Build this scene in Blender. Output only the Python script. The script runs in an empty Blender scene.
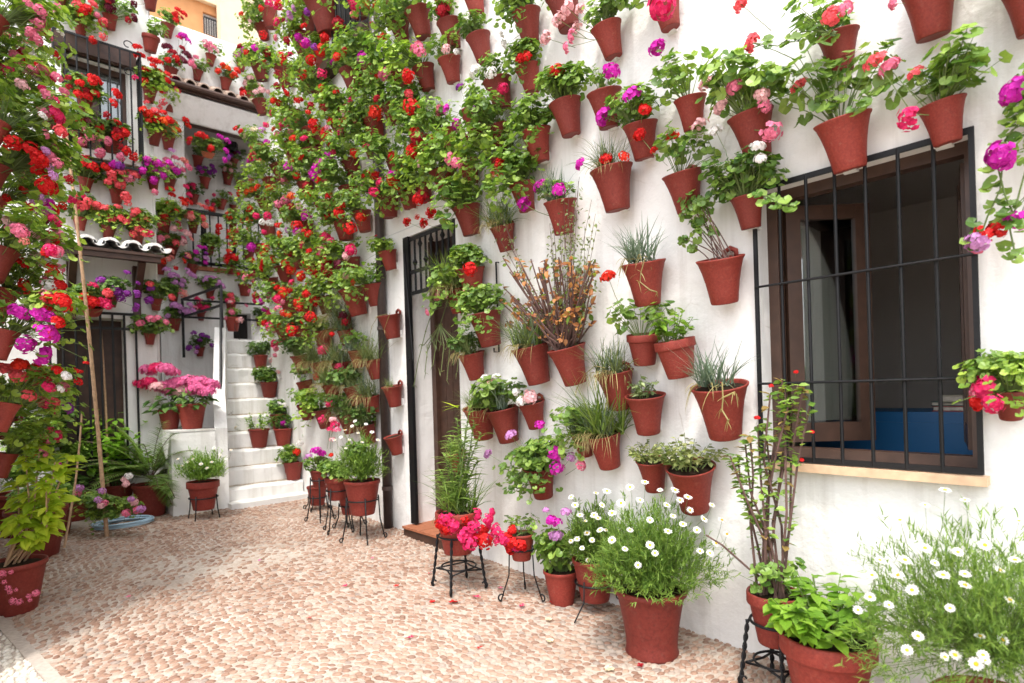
import bpy, math, random
import numpy as np
from mathutils import Vector, Matrix

scene = bpy.context.scene
COL = scene.collection
PI = math.pi
V = Vector
rnd = random.Random(7)

# ------------------------------------------------------------------ view geometry
F = 580.0                      # focal length in pixels of the 1024 wide picture
CX, CY, ROLL = 512.0, 389.5, 0.030
EYE = V((-3.0, 0.0, 1.45))
FWD = V((0.669, 0.743, 0.0)).normalized()
RGT = V((FWD.y, -FWD.x, 0.0))
UP = V((0, 0, 1))


def ray(px, py):
    dx, dy = px - CX, py - CY
    c, s = math.cos(ROLL), math.sin(ROLL)
    u, v = dx * c - dy * s, dy * c + dx * s
    return FWD + RGT * (u / F) - UP * (v / F)


def hit_x(px, py, x):
    d = ray(px, py)
    return EYE + d * ((x - EYE.x) / d.x)


def hit_y(px, py, y):
    d = ray(px, py)
    return EYE + d * ((y - EYE.y) / d.y)


def gz(y):
    return 0.026 * (y - 1.44)


def hit_g(px, py):
    d = ray(px, py)
    # eye.z + t dz = .026 (t dy - 1.44)
    t = (EYE.z + 0.026 * 1.44) / (0.026 * d.y - d.z)
    return EYE + d * t


def at_depth(px, py, z):
    return EYE + ray(px, py) * z


def depth(p):
    return (V(p) - EYE).dot(FWD)


# ------------------------------------------------------------------ mesh collector
class MB:
    def __init__(self):
        self.v, self.f, self.m = [], [], []

    def add(self, vs, fs, mi=0):
        b = len(self.v)
        self.v.extend([tuple(p) for p in vs])
        for f in fs:
            self.f.append(tuple(i + b for i in f))
            self.m.append(mi)

    def box(self, lo, hi, mi=0):
        x0, y0, z0 = lo
        x1, y1, z1 = hi
        self.add([(x0, y0, z0), (x1, y0, z0), (x1, y1, z0), (x0, y1, z0), (x0, y0, z1), (x1, y0, z1), (x1, y1, z1), (x0, y1, z1)],
                 [(0, 3, 2, 1), (4, 5, 6, 7), (0, 1, 5, 4), (1, 2, 6, 5), (2, 3, 7, 6), (3, 0, 4, 7)], mi)

    def beam(self, a, b, w, t, side=None, mi=0):
        """rectangular bar from a to b, w wide along side, t thick across"""
        a, b = V(a), V(b)
        d = (b - a).normalized()
        s = V(side) if side is not None else (V((0, 0, 1)) if abs(d.z) < .9 else V((1, 0, 0)))
        s = (s - d * s.dot(d)).normalized()
        n = d.cross(s)
        vs = []
        for p in (a, b):
            for i, j in ((-1, -1), (1, -1), (1, 1), (-1, 1)):
                vs.append(p + s * (i * w / 2) + n * (j * t / 2))
        self.add(vs, [(0, 1, 2, 3), (7, 6, 5, 4), (0, 4, 5, 1), (1, 5, 6, 2), (2, 6, 7, 3), (3, 7, 4, 0)], mi)

    def tube(self, pts, r, n=6, mi=0, cap=True):
        pts = [V(p) for p in pts]
        rs = r if isinstance(r, (list, tuple)) else [r] * len(pts)
        vs, fs = [], []
        ref = None
        for i, p in enumerate(pts):
            a = pts[max(i - 1, 0)]
            b = pts[min(i + 1, len(pts) - 1)]
            d = (b - a)
            if d.length < 1e-9:
                d = V((0, 0, 1))
            d.normalize()
            if ref is None:
                ref = V((1, 0, 0)) if abs(d.x) < .8 else V((0, 1, 0))
            s = ref - d * ref.dot(d)
            if s.length < 1e-6:
                s = d.orthogonal()
            s.normalize()
            ref = s
            t = d.cross(s)
            for k in range(n):
                q = 2 * PI * k / n
                vs.append(p + (s * math.cos(q) + t * math.sin(q)) * rs[i])
        for i in range(len(pts) - 1):
            for k in range(n):
                fs.append((i * n + k, i * n + (k + 1) % n, (i + 1) * n + (k + 1) % n, (i + 1) * n + k))
        if cap:
            fs.append(tuple(range(n - 1, -1, -1)))
            fs.append(tuple((len(pts) - 1) * n + k for k in range(n)))
        self.add(vs, fs, mi)

    def lathe(self, prof, n=28, mi=0, at=(0, 0, 0), cap0=False, cap1=False):
        vs, fs = [], []
        for (r, z) in prof:
            for k in range(n):
                q = 2 * PI * k / n
                vs.append((at[0] + r * math.cos(q), at[1] + r * math.sin(q), at[2] + z))
        for i in range(len(prof) - 1):
            for k in range(n):
                fs.append((i * n + k, i * n + (k + 1) % n, (i + 1) * n + (k + 1) % n, (i + 1) * n + k))
        if cap0:
            fs.append(tuple(range(n - 1, -1, -1)))
        if cap1:
            fs.append(tuple((len(prof) - 1) * n + k for k in range(n)))
        self.add(vs, fs, mi)

    def prism(self, poly, axis, a, b, mi=0):
        """poly of 2D points extruded along axis ('x','y','z') from a to b"""
        def P(u, w, t):
            return {'x': (t, u, w), 'y': (u, t, w), 'z': (u, w, t)}[axis]
        n = len(poly)
        vs = [P(u, w, a) for u, w in poly] + [P(u, w, b) for u, w in poly]
        fs = [tuple(range(n)), tuple(range(2 * n - 1, n - 1, -1))]
        for i in range(n):
            j = (i + 1) % n
            fs.append((i, i + n, j + n, j))
        self.add(vs, fs, mi)

    def mesh(self, name, mats, smooth=False):
        me = bpy.data.meshes.new(name)
        me.from_pydata(self.v, [], self.f)
        for m in (mats if isinstance(mats, (list, tuple)) else [mats]):
            me.materials.append(m)
        if any(self.m):
            me.polygons.foreach_set('material_index', self.m)
        if smooth:
            me.polygons.foreach_set('use_smooth', [True] * len(me.polygons))
        me.update()
        return me

    def build(self, name, mats, parent=None, smooth=False, fix=True):
        me = self.mesh(name, mats, smooth)
        if fix:
            import bmesh
            bm = bmesh.new()
            bm.from_mesh(me)
            bmesh.ops.recalc_face_normals(bm, faces=bm.faces)
            bm.to_mesh(me)
            bm.free()
        return put(name, me, parent)


def put(name, me, parent=None, loc=None, rot=None, scale=None):
    o = bpy.data.objects.new(name, me)
    COL.objects.link(o)
    if parent is not None:
        o.parent = parent
    if loc is not None:
        o.location = loc
    if rot is not None:
        o.rotation_euler = rot
    if scale is not None:
        o.scale = scale if isinstance(scale, (tuple, list)) else (scale, scale, scale)
    return o


LABELS = {}


def tag(o, label, cat, group=None):
    o['label'] = label
    o['category'] = cat
    if group:
        o['group'] = group
    n = len(label.split())
    if label in LABELS or n < 4 or n > 16:
        print('LABEL?', n, label)
    LABELS[label] = 1
    return o


def thing(name, label, cat, loc=(0, 0, 0), rz=0.0, group=None):
    o = put(name, None, None, loc, (0, 0, rz))
    return tag(o, label, cat, group)


def struct(o, kind='structure'):
    o['kind'] = kind
    return o


# ------------------------------------------------------------------ materials
def newmat(name):
    m = bpy.data.materials.new(name)
    m.use_nodes = True
    nt = m.node_tree
    for n in list(nt.nodes):
        nt.nodes.remove(n)
    out = nt.nodes.new('ShaderNodeOutputMaterial')
    return m, nt, out


def N(nt, typ, **kw):
    n = nt.nodes.new(typ)
    for k, v in kw.items():
        if k.startswith('i_'):
            key = k[2:].replace('_', ' ')
            n.inputs[key].default_value = v
        else:
            setattr(n, k, v)
    return n


def c4(c):
    return (c[0], c[1], c[2], 1.0)


def ramp(nt, fac, stops):
    r = nt.nodes.new('ShaderNodeValToRGB')
    el = r.color_ramp.elements
    while len(el) > 1:
        el.remove(el[-1])
    el[0].position = stops[0][0]
    el[0].color = c4(stops[0][1])
    for p, c in stops[1:]:
        e = el.new(p)
        e.color = c4(c)
    nt.links.new(fac, r.inputs[0])
    return r.outputs[0]


def mix(nt, fac, a, b, mode='MIX'):
    n = nt.nodes.new('ShaderNodeMix')
    n.data_type = 'RGBA'
    n.blend_type = mode
    for sock, val in ((0, fac), (6, a), (7, b)):
        if hasattr(val, 'is_linked'):
            nt.links.new(val, n.inputs[sock])
        elif isinstance(val, (int, float)):
            n.inputs[sock].default_value = val
        else:
            n.inputs[sock].default_value = c4(val)
    return n.outputs[2]


def simple(name, col, rough=.6, spec=.4, metal=0.0, var=0.0, bump=0.0, scale=40.0):
    m, nt, out = newmat(name)
    b = N(nt, 'ShaderNodeBsdfPrincipled')
    b.inputs['Base Color'].default_value = c4(col)
    b.inputs['Roughness'].default_value = rough
    b.inputs['Specular IOR Level'].default_value = spec
    b.inputs['Metallic'].default_value = metal
    if var or bump:
        tc = N(nt, 'ShaderNodeTexCoord')
        no = N(nt, 'ShaderNodeTexNoise', i_Scale=scale, i_Detail=5.0)
        nt.links.new(tc.outputs['Object'], no.inputs['Vector'])
        if var:
            cr = ramp(nt, no.outputs[0], [(.25, [x * (1 - var) for x in col]), (.75, [min(x * (1 + var), .95) for x in col])])
            nt.links.new(cr, b.inputs['Base Color'])
        if bump:
            bp = N(nt, 'ShaderNodeBump', i_Strength=bump, i_Distance=.01)
            nt.links.new(no.outputs[0], bp.inputs['Height'])
            nt.links.new(bp.outputs[0], b.inputs['Normal'])
    nt.links.new(b.outputs[0], out.inputs[0])
    return m


def leafmat(name, dark, light, rough=.5, trans=.35, spec=.35):
    """leaves differ from one another: a random value per leaf picks between the plant's own greens"""
    m, nt, out = newmat(name)
    g = N(nt, 'ShaderNodeNewGeometry')
    oi = N(nt, 'ShaderNodeObjectInfo')
    col = ramp(nt, g.outputs['Random Per Island'], [(0.0, dark), (.55, [(a + b) / 2 for a, b in zip(dark, light)]), (1.0, light)])
    hsv = N(nt, 'ShaderNodeHueSaturation')
    mr = N(nt, 'ShaderNodeMapRange', i_To_Min=.82, i_To_Max=1.15)
    nt.links.new(oi.outputs['Random'], mr.inputs[0])
    nt.links.new(mr.outputs[0], hsv.inputs['Value'])
    nt.links.new(col, hsv.inputs['Color'])
    col = hsv.outputs[0]
    b = N(nt, 'ShaderNodeBsdfPrincipled', i_Roughness=rough)
    b.inputs['Specular IOR Level'].default_value = spec
    nt.links.new(col, b.inputs['Base Color'])
    if trans:
        t = N(nt, 'ShaderNodeBsdfTranslucent')
        lc = mix(nt, 1.0, col, (1.25, 1.3, .75), 'MULTIPLY')
        nt.links.new(lc, t.inputs[0])
        ms = N(nt, 'ShaderNodeMixShader')
        ms.inputs[0].default_value = trans
        nt.links.new(b.outputs[0], ms.inputs[1])
        nt.links.new(t.outputs[0], ms.inputs[2])
        nt.links.new(ms.outputs[0], out.inputs[0])
    else:
        nt.links.new(b.outputs[0], out.inputs[0])
    return m


def plaster(name, base=(.80, .785, .765), dirt=(.50, .46, .42), amount=.72):
    m, nt, out = newmat(name)
    tc = N(nt, 'ShaderNodeTexCoord')
    P = tc.outputs['Object']
    # broad blotches of old whitewash
    n1 = N(nt, 'ShaderNodeTexNoise', i_Scale=1.7, i_Detail=6.0, i_Roughness=.6)
    nt.links.new(P, n1.inputs['Vector'])
    # water runs: noise stretched down the wall
    mp = N(nt, 'ShaderNodeMapping')
    mp.inputs['Scale'].default_value = (9.0, 9.0, .55)
    nt.links.new(P, mp.inputs['Vector'])
    n2 = N(nt, 'ShaderNodeTexNoise', i_Scale=1.0, i_Detail=5.0, i_Roughness=.62)
    nt.links.new(mp.outputs[0], n2.inputs['Vector'])
    n3 = N(nt, 'ShaderNodeTexNoise', i_Scale=60.0, i_Detail=4.0)
    nt.links.new(P, n3.inputs['Vector'])
    f1 = ramp(nt, n1.outputs[0], [(.50, (0, 0, 0)), (.80, (1, 1, 1))])
    f2 = ramp(nt, n2.outputs[0], [(.50, (0, 0, 0)), (.78, (1, 1, 1))])
    mul = N(nt, 'ShaderNodeMath', operation='MULTIPLY')
    mul.inputs[1].default_value = amount * .8
    nt.links.new(f2, mul.inputs[0])
    a = mix(nt, mul.outputs[0], base, dirt)
    mul2 = N(nt, 'ShaderNodeMath', operation='MULTIPLY')
    mul2.inputs[1].default_value = amount * .45
    nt.links.new(f1, mul2.inputs[0])
    a = mix(nt, mul2.outputs[0], a, [x * .86 for x in base])
    # hairline cracks
    vo = N(nt, 'ShaderNodeTexVoronoi', feature='DISTANCE_TO_EDGE', i_Scale=1.3)
    wp = mix(nt, .12, P, n1.outputs['Color'])
    nt.links.new(wp, vo.inputs['Vector'])
    cr = ramp(nt, vo.outputs[0], [(0.0, (1, 1, 1)), (.006, (0, 0, 0))])
    n4 = N(nt, 'ShaderNodeTexNoise', i_Scale=2.3, i_Detail=2.0)
    nt.links.new(P, n4.inputs['Vector'])
    g4 = ramp(nt, n4.outputs[0], [(.56, (0, 0, 0)), (.66, (.5, .5, .5))])
    cm = N(nt, 'ShaderNodeMath', operation='MULTIPLY')
    nt.links.new(cr, cm.inputs[0])
    nt.links.new(g4, cm.inputs[1])
    a = mix(nt, cm.outputs[0], a, (.42, .37, .31))
    b = N(nt, 'ShaderNodeBsdfPrincipled', i_Roughness=.85)
    b.inputs['Specular IOR Level'].default_value = .2
    nt.links.new(a, b.inputs['Base Color'])
    n5 = N(nt, 'ShaderNodeTexNoise', i_Scale=9.0, i_Detail=6.0, i_Roughness=.55)
    nt.links.new(P, n5.inputs['Vector'])
    ad = N(nt, 'ShaderNodeMath', operation='MULTIPLY_ADD')
    ad.inputs[1].default_value = .12
    nt.links.new(n3.outputs[0], ad.inputs[0])
    nt.links.new(n5.outputs[0], ad.inputs[2])
    bp = N(nt, 'ShaderNodeBump', i_Strength=.55, i_Distance=.025)
    nt.links.new(ad.outputs[0], bp.inputs['Height'])
    nt.links.new(bp.outputs[0], b.inputs['Normal'])
    nt.links.new(b.outputs[0], out.inputs[0])
    return m


def terracotta(name, col=(.205, .027, .018)):
    m, nt, out = newmat(name)
    tc = N(nt, 'ShaderNodeTexCoord')
    oi = N(nt, 'ShaderNodeObjectInfo')
    off = N(nt, 'ShaderNodeVectorMath', operation='ADD')
    mu = N(nt, 'ShaderNodeVectorMath', operation='SCALE')
    mu.inputs[0].default_value = (37, 19, 11)
    nt.links.new(oi.outputs['Random'], mu.inputs['Scale'])
    nt.links.new(tc.outputs['Object'], off.inputs[0])
    nt.links.new(mu.outputs[0], off.inputs[1])
    n1 = N(nt, 'ShaderNodeTexNoise', i_Scale=11.0, i_Detail=7.0, i_Roughness=.65)
    nt.links.new(off.outputs[0], n1.inputs['Vector'])
    c = ramp(nt, n1.outputs[0], [(.28, [x * .72 for x in col]), (.5, col), (.74, (col[0] * 1.22, col[1] * 1.5, col[2] * 1.5))])
    n2 = N(nt, 'ShaderNodeTexNoise', i_Scale=120.0, i_Detail=2.0)
    nt.links.new(off.outputs[0], n2.inputs['Vector'])
    sp = ramp(nt, n2.outputs[0], [(.66, (0, 0, 0)), (.74, (.5, .5, .5))])
    c = mix(nt, sp, c, (.34, .2, .15))
    n3 = N(nt, 'ShaderNodeTexNoise', i_Scale=5.0, i_Detail=8.0, i_Roughness=.72)
    nt.links.new(off.outputs[0], n3.inputs['Vector'])
    lb = ramp(nt, n3.outputs[0], [(.56, (0, 0, 0)), (.76, (.3, .3, .3))])
    c = mix(nt, lb, c, (.32, .17, .13))
    n4 = N(nt, 'ShaderNodeTexNoise', i_Scale=7.0, i_Detail=6.0, i_Roughness=.7, noise_dimensions='4D', i_W=3.0)
    nt.links.new(off.outputs[0], n4.inputs['Vector'])
    ds = ramp(nt, n4.outputs[0], [(.58, (0, 0, 0)), (.72, (.55, .55, .55))])
    c = mix(nt, ds, c, [x * .5 for x in col])
    hs = N(nt, 'ShaderNodeHueSaturation')
    mr = N(nt, 'ShaderNodeMapRange', i_To_Min=.74, i_To_Max=1.22)
    nt.links.new(oi.outputs['Random'], mr.inputs[0])
    nt.links.new(mr.outputs[0], hs.inputs['Value'])
    nt.links.new(c, hs.inputs['Color'])
    b = N(nt, 'ShaderNodeBsdfPrincipled', i_Roughness=.62)
    b.inputs['Specular IOR Level'].default_value = .35
    nt.links.new(hs.outputs[0], b.inputs['Base Color'])
    bp = N(nt, 'ShaderNodeBump', i_Strength=.25, i_Distance=.004)
    nt.links.new(n1.outputs[0], bp.inputs['Height'])
    nt.links.new(bp.outputs[0], b.inputs['Normal'])
    nt.links.new(b.outputs[0], out.inputs[0])
    return m


M = {}
M['wall'] = plaster('whitewash')
M['wall2'] = plaster('whitewash_old', (.78, .765, .745), (.5, .47, .43), .7)
M['step'] = plaster('whitewash_steps', (.66, .645, .62), (.42, .38, .32), .95)
M['pot'] = terracotta('terracotta_painted')
M['pot_light'] = terracotta('terracotta_raw', (.42, .11, .05))
M['soil'] = simple('potting_soil', (.035, .022, .014), .95, .1, var=.5, bump=.8, scale=60)
M['iron'] = simple('black_iron', (.006, .006, .007), .5, .3, var=.3, bump=.15, scale=90)
M['wood'] = simple('dark_brown_wood', (.055, .026, .017), .5, .4, var=.35, scale=14)
M['woodl'] = simple('brown_window_wood', (.065, .034, .023), .42, .45, var=.25, scale=14)
M['pipe'] = simple('brown_pipe_paint', (.045, .028, .025), .45, .5, var=.25, scale=16)
M['tile'] = simple('orange_clay_tile', (.33, .12, .06), .7, .3, var=.25, scale=22)
M['sill'] = simple('pale_wood_sill', (.62, .42, .27), .6, .3, var=.2, scale=20)
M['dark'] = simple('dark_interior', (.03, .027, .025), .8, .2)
M['room'] = simple('room_plaster', (.72, .67, .62), .9, .1)
M['blue'] = simple('blue_lacquer', (.010, .10, .25), .4, .4)
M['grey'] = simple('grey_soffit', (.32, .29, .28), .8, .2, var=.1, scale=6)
M['bamboo'] = simple('bamboo_cane', (.46, .29, .17), .5, .4, var=.3, scale=30)
M['hose'] = simple('pale_blue_hose', (.33, .47, .58), .35, .5)
M['brass'] = simple('brass', (.5, .34, .12), .35, .5, 1.0)
M['orange'] = simple('orange_render', (.62, .30, .13), .85, .2, var=.08, scale=3)
M['cream'] = simple('cream_render', (.74, .62, .44), .85, .2, var=.06, scale=3)
M['paper'] = simple('book_paper', (.5, .45, .38), .7, .2, var=.3, scale=30)

# leaf kinds
M['lf'] = leafmat('geranium_leaf', (.07, .16, .022), (.32, .46, .09), .42, .38, .5)
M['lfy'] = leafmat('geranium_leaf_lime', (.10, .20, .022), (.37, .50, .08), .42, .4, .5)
M['lfd'] = leafmat('geranium_leaf_deep', (.045, .105, .024), (.17, .28, .06))
M['st'] = simple('plant_stem', (.12, .17, .05), .55, .3)
M['stb'] = simple('woody_stem', (.12, .07, .06), .75, .2, var=.3, scale=50)
M['blue_blade'] = leafmat('carnation_leaf', (.09, .15, .10), (.24, .31, .23), .55, .2)
M['blade'] = leafmat('strap_leaf', (.08, .15, .025), (.24, .34, .07), .45, .3)
M['dryblade'] = leafmat('dry_leaf', (.20, .16, .06), (.38, .32, .13), .6, .25)
M['basil'] = leafmat('basil_leaf', (.11, .24, .02), (.27, .45, .05), .4, .4)
M['varie'] = leafmat('variegated_leaf', (.16, .22, .05), (.48, .50, .22), .5, .3)
M['succ'] = leafmat('succulent_leaf', (.11, .17, .06), (.3, .36, .16), .45, .2)
M['feather'] = leafmat('feathery_leaf', (.10, .20, .035), (.30, .43, .09), .5, .4)
M['rust'] = leafmat('rusty_leaf', (.24, .075, .035), (.64, .30, .10), .5, .3)
M['olive'] = leafmat('olive_leaf', (.10, .14, .05), (.27, .32, .13), .5, .3)
M['hyd'] = leafmat('hydrangea_leaf', (.06, .14, .03), (.20, .33, .08), .4, .3)
M['lime'] = leafmat('yellow_green_leaf', (.24, .36, .02), (.52, .60, .06), .45, .5)
M['palm'] = leafmat('palm_leaf', (.09, .18, .035), (.27, .39, .10), .4, .35)
M['yellow'] = simple('daisy_eye', (.72, .42, .02), .7, .2)

BC = {'red': (.66, .012, .012), 'scarlet': (.72, .03, .012), 'crimson': (.38, .008, .02), 'dark': (.13, .006, .025),
      'hot': (.74, .025, .14), 'pink': (.80, .20, .32), 'pale': (.84, .48, .50), 'magenta': (.62, .02, .42),
      'purple': (.28, .035, .33), 'lilac': (.62, .28, .58), 'coral': (.84, .11, .13), 'salmon': (.80, .26, .22),
      'orange': (.80, .11, .015), 'hydrangea': (.76, .16, .36), 'white': (.86, .82, .79), 'cream': (.84, .72, .5)}


def petalmat(name, c):
    m, nt, out = newmat(name)
    g = N(nt, 'ShaderNodeNewGeometry')
    col = ramp(nt, g.outputs['Random Per Island'], [(0, [x * .74 for x in c]), (.6, c), (1, [min(.9, x * 1.12 + .03) for x in c])])
    b = N(nt, 'ShaderNodeBsdfPrincipled', i_Roughness=.6)
    b.inputs['Specular IOR Level'].default_value = .2
    nt.links.new(col, b.inputs['Base Color'])
    t = N(nt, 'ShaderNodeBsdfTranslucent')
    nt.links.new(col, t.inputs[0])
    ms = N(nt, 'ShaderNodeMixShader')
    ms.inputs[0].default_value = .3
    nt.links.new(b.outputs[0], ms.inputs[1])
    nt.links.new(t.outputs[0], ms.inputs[2])
    nt.links.new(ms.outputs[0], out.inputs[0])
    return m


for k, c in BC.items():
    M['b_' + k] = petalmat('petal_' + k, c)


# ------------------------------------------------------------------ plant pieces
def rv(r, s=1.0):
    return V((r.uniform(-s, s), r.uniform(-s, s), r.uniform(-s, s)))


def basis(n, hint):
    n = n.normalized()
    a = hint - n * hint.dot(n)
    if a.length < 1e-5:
        a = n.orthogonal()
    a.normalize()
    return a, n.cross(a), n


def lf_round(mb, p, n, tip, s, r, mi=0):
    """scalloped geranium leaf: a shallow lobed cup with a notch where the stalk joins"""
    a, b, n = basis(n, tip)
    vs = [p - n * s * .16]
    K = 10
    ph = r.uniform(-.15, .15)
    for i in range(K):
        q = -PI + 2 * PI * (i + .5) / K
        rad = s * (.92 + .13 * math.cos(5 * (q + ph)) + r.uniform(-.05, .05))
        if i in (0, K - 1):
            rad *= .72
        up = s * (.13 * math.cos(5 * (q + ph)) + r.uniform(-.06, .1))
        vs.append(p + a * (math.cos(q) * rad) + b * (math.sin(q) * rad) + n * up)
    mb.add(vs, [(0, i + 1, i + 2) for i in range(K - 1)], mi)


def lf_oval(mb, p, n, tip, L, W, r, mi=0, fold=.25, curl=.25):
    """pointed oval leaf folded along its midrib and drooping to the tip; p is its base"""
    a, b, n = basis(n, tip)
    vs = []
    for t, w in ((0, .04), (.3, .85), (.6, .9), (1.0, .02)):
        c = p + a * (L * t) - n * (curl * L * t * t)
        vs += [c + b * (W * .5 * w) + n * (fold * W * w * .5), c, c - b * (W * .5 * w) + n * (fold * W * w * .5)]
    fs = []
    for i in range(3):
        k = i * 3
        fs += [(k, k + 1, k + 4, k + 3), (k + 1, k + 2, k + 5, k + 4)]
    mb.add(vs, fs, mi)


def blade(mb, p, d, L, W, droop, r, mi=0, seg=4):
    p = V(p)
    d = d.normalized()
    side = d.cross(V((0, 0, 1)))
    if side.length < .05:
        side = V((r.uniform(-1, 1), r.uniform(-1, 1), 0))
    side.normalize()
    side = (side + rv(r, .4)).normalized()
    vs = []
    q = p.copy()
    for i in range(seg + 1):
        t = i / seg
        w = W * (1 - t) ** .6 * .5 + .0002
        vs += [q + side * w, q - side * w]
        d = (d + V((0, 0, -droop / seg))).normalized()
        q = q + d * (L / seg)
    mb.add(vs, [(2 * i, 2 * i + 1, 2 * i + 3, 2 * i + 2) for i in range(seg)], mi)


def twig(mb, a, b, r0, r1=None, mi=0, sag=0.0, n=3):
    a, b = V(a), V(b)
    m = (a + b) / 2 + V((0, 0, -sag))
    mb.tube([a, m, b], [r0, (r0 + (r1 or r0)) / 2, r1 or r0], n, mi, cap=False)


def geranium(seed, R=.2, H=.2, n=120, low=-.25, s=(.024, .042), clip=.075, mat='lf', out=0.0, trail=0.0):
    """mound of lobed leaves on stalks; +x is the wall side (clip), -x is free"""
    r = random.Random(seed)
    mb = MB()
    # a few clumps give the crown an uneven outline
    cl = []
    for i in range(7):
        q = r.uniform(0, 2 * PI)
        d = r.uniform(.2, .75)
        cl.append(V((math.cos(q) * R * d - out, math.sin(q) * R * d, H * r.uniform(.25, .75))))
    k = 0
    while k < n:
        c = r.choice(cl)
        d = rv(r).normalized()
        if d.z < low and r.random() < .8:
            continue
        p = c + V((d.x * R * .5, d.y * R * .5, d.z * H * .42)) * r.uniform(.55, 1.05)
        if trail and r.random() < trail:
            p.z -= r.uniform(.05, .25)
            p.x = -abs(p.x) - .07
        if p.x > clip or (p.z < 0 and p.x ** 2 + p.y ** 2 < (R * .45) ** 2):
            continue
        k += 1
        nn = (d * .7 + V((-.25, 0, .75)) + rv(r, .45))
        lf_round(mb, p, nn, p - c + rv(r, .03), r.uniform(*s), r, 0)
        if k % 3 == 0:
            twig(mb, V((p.x * .2, p.y * .2, 0)), p - nn.normalized() * .004, .0022, .0013, 1, sag=-.01)
    return mb.mesh('geranium_foliage', [M[mat], M['st']])


def grassy(seed, n=74, L=(.10, .29), W=.008, R=.075, droop=.75, mat='blue_blade', lean=(0, 0, 0), dry=7, clip=.08):
    r = random.Random(seed)
    mb = MB()
    tufts = [V((r.uniform(-R, R * .8), r.uniform(-R, R), 0)) for _ in range(11)]
    for i in range(n):
        t = r.choice(tufts) + rv(r, .012)
        t.z = abs(t.z) * r.uniform(0, 4)
        d = V((r.uniform(-.75, .35), r.uniform(-.8, .8), 1.0)) + V(lean)
        blade(mb, t, d, r.uniform(*L), W * r.uniform(.7, 1.2), droop * r.uniform(.2, 1.2), r, 0)
    for i in range(dry):
        t = r.choice(tufts) + V((-.03, 0, .01))
        d = V((r.uniform(-1, -.3), r.uniform(-.8, .8), .5))
        blade(mb, t, d, r.uniform(.1, .26), W * .8, 2.4, r, 1, seg=6)
    return mb.mesh('grassy_foliage', [M[mat], M['dryblade']])


def ovals(seed, R=.12, H=.13, n=110, L=(.03, .05), ratio=.6, mat='basil', full=False, clip=.08, stalks=12, curl=.25):
    """leafy mound: upright stalks carrying pairs of pointed leaves"""
    r = random.Random(seed)
    mb = MB()
    per = max(3, n // stalks)
    for sidx in range(stalks):
        q = r.uniform(0, 2 * PI)
        d = R * math.sqrt(r.random())
        tip = V((math.cos(q) * d, math.sin(q) * d, H * r.uniform(.7, 1.15) * (1 - .45 * (d / R) ** 2)))
        if not full and tip.x > clip:
            tip.x = clip - .02
        base = V((tip.x * .35, tip.y * .35, -.01))
        twig(mb, base, tip, .0028, .0016, 1, sag=-.012)
        for k in range(per):
            t = .25 + .75 * (k + r.random()) / per
            p = base.lerp(tip, t)
            ang = r.uniform(0, 2 * PI)
            dv = V((math.cos(ang), math.sin(ang), r.uniform(.05, .7)))
            l = r.uniform(*L) * (1.15 - .3 * t)
            lf_oval(mb, p, V((0, 0, 1)) + rv(r, .45), dv, l, l * ratio, r, 0, curl=curl)
    return mb.mesh('leafy_foliage', [M[mat], M['st']])


def feathery(seed, R=.3, H=.3, n=800, full=True, clip=.08, low=-.2, mat='feather', W=.0085):
    """daisy bush: forked thread leaves on many fine stems"""
    r = random.Random(seed)
    mb = MB()
    for i in range(n):
        q = r.uniform(0, 2 * PI)
        el = math.asin(r.uniform(low, 1))
        rad = r.random() ** .45
        lump = .80 + .27 * math.sin(3 * q + seed) * math.cos(4 * el + seed) + r.uniform(-.08, .2)
        p = V((math.cos(q) * math.cos(el) * R, math.sin(q) * math.cos(el) * R, math.sin(el) * H + .03)) * rad * lump
        if not full and p.x > clip:
            continue
        d = (V((p.x / R, p.y / R, p.z / H + .5)) + rv(r, .6)).normalized()
        s = r.uniform(.03, .055)
        for j in range(6):
            dd = (d + rv(r, .75)).normalized()
            blade(mb, p + d * (s * .2 * j), dd, s * r.uniform(.6, 1.0), W, .3, r, 0, seg=2)
        if i % 14 == 0:
            twig(mb, V((p.x * .12, p.y * .12, -.01)), p, .0022, .0011, 1)
    return mb.mesh('feathery_foliage', [M[mat], M['st']])


def floret(mb, p, n, s, r, mi=0, k=5):
    a, b, n = basis(n, rv(r))
    q0 = r.uniform(0, PI)
    for i in range(k):
        q = q0 + 2 * PI * i / k
        d = a * math.cos(q) + b * math.sin(q)
        e = n.cross(d)
        w = s * .5
        mb.add([p, p + d * s * .62 + e * w + n * s * .12, p + d * s + n * s * r.uniform(-.05, .18), p + d * s * .62 - e * w + n * s * .12], [(0, 1, 2, 3)], mi)


def head(seed, col, R=.034, n=19, s=.0165, stem=.11, flat=.8, lo=-.35, k=5):
    """umbel of florets on its stalk; the stalk runs down local -z"""
    r = random.Random(seed)
    mb = MB()
    for i in range(n):
        z = 1 - (1 - lo) * (i + .5) / n
        q = i * 2.399963 + r.uniform(-.3, .3)
        c = math.sqrt(max(0, 1 - z * z))
        d = V((c * math.cos(q), c * math.sin(q), z))
        rr = R * r.uniform(.74, 1.12)
        p = V((d.x * rr, d.y * rr, d.z * rr * flat))
        floret(mb, p, d + rv(r, .25), s * r.uniform(.85, 1.15), r, 0, k)
    if stem:
        bend = r.uniform(-.012, .012)
        mb.tube([(0, 0, R * .2), (bend, bend * .6, -stem * .5), (0, 0, -stem)], [.0014, .0018, .002], 3, 1, cap=False)
        for i in range(4):
            q = i * 1.6
            twig(mb, (0, 0, -.004), (math.cos(q) * R * .7, math.sin(q) * R * .7, R * .3), .0009, .0007, 1)
    return mb.mesh('flower_head', [M['b_' + col], M['st']])


HEADS = {}


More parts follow.
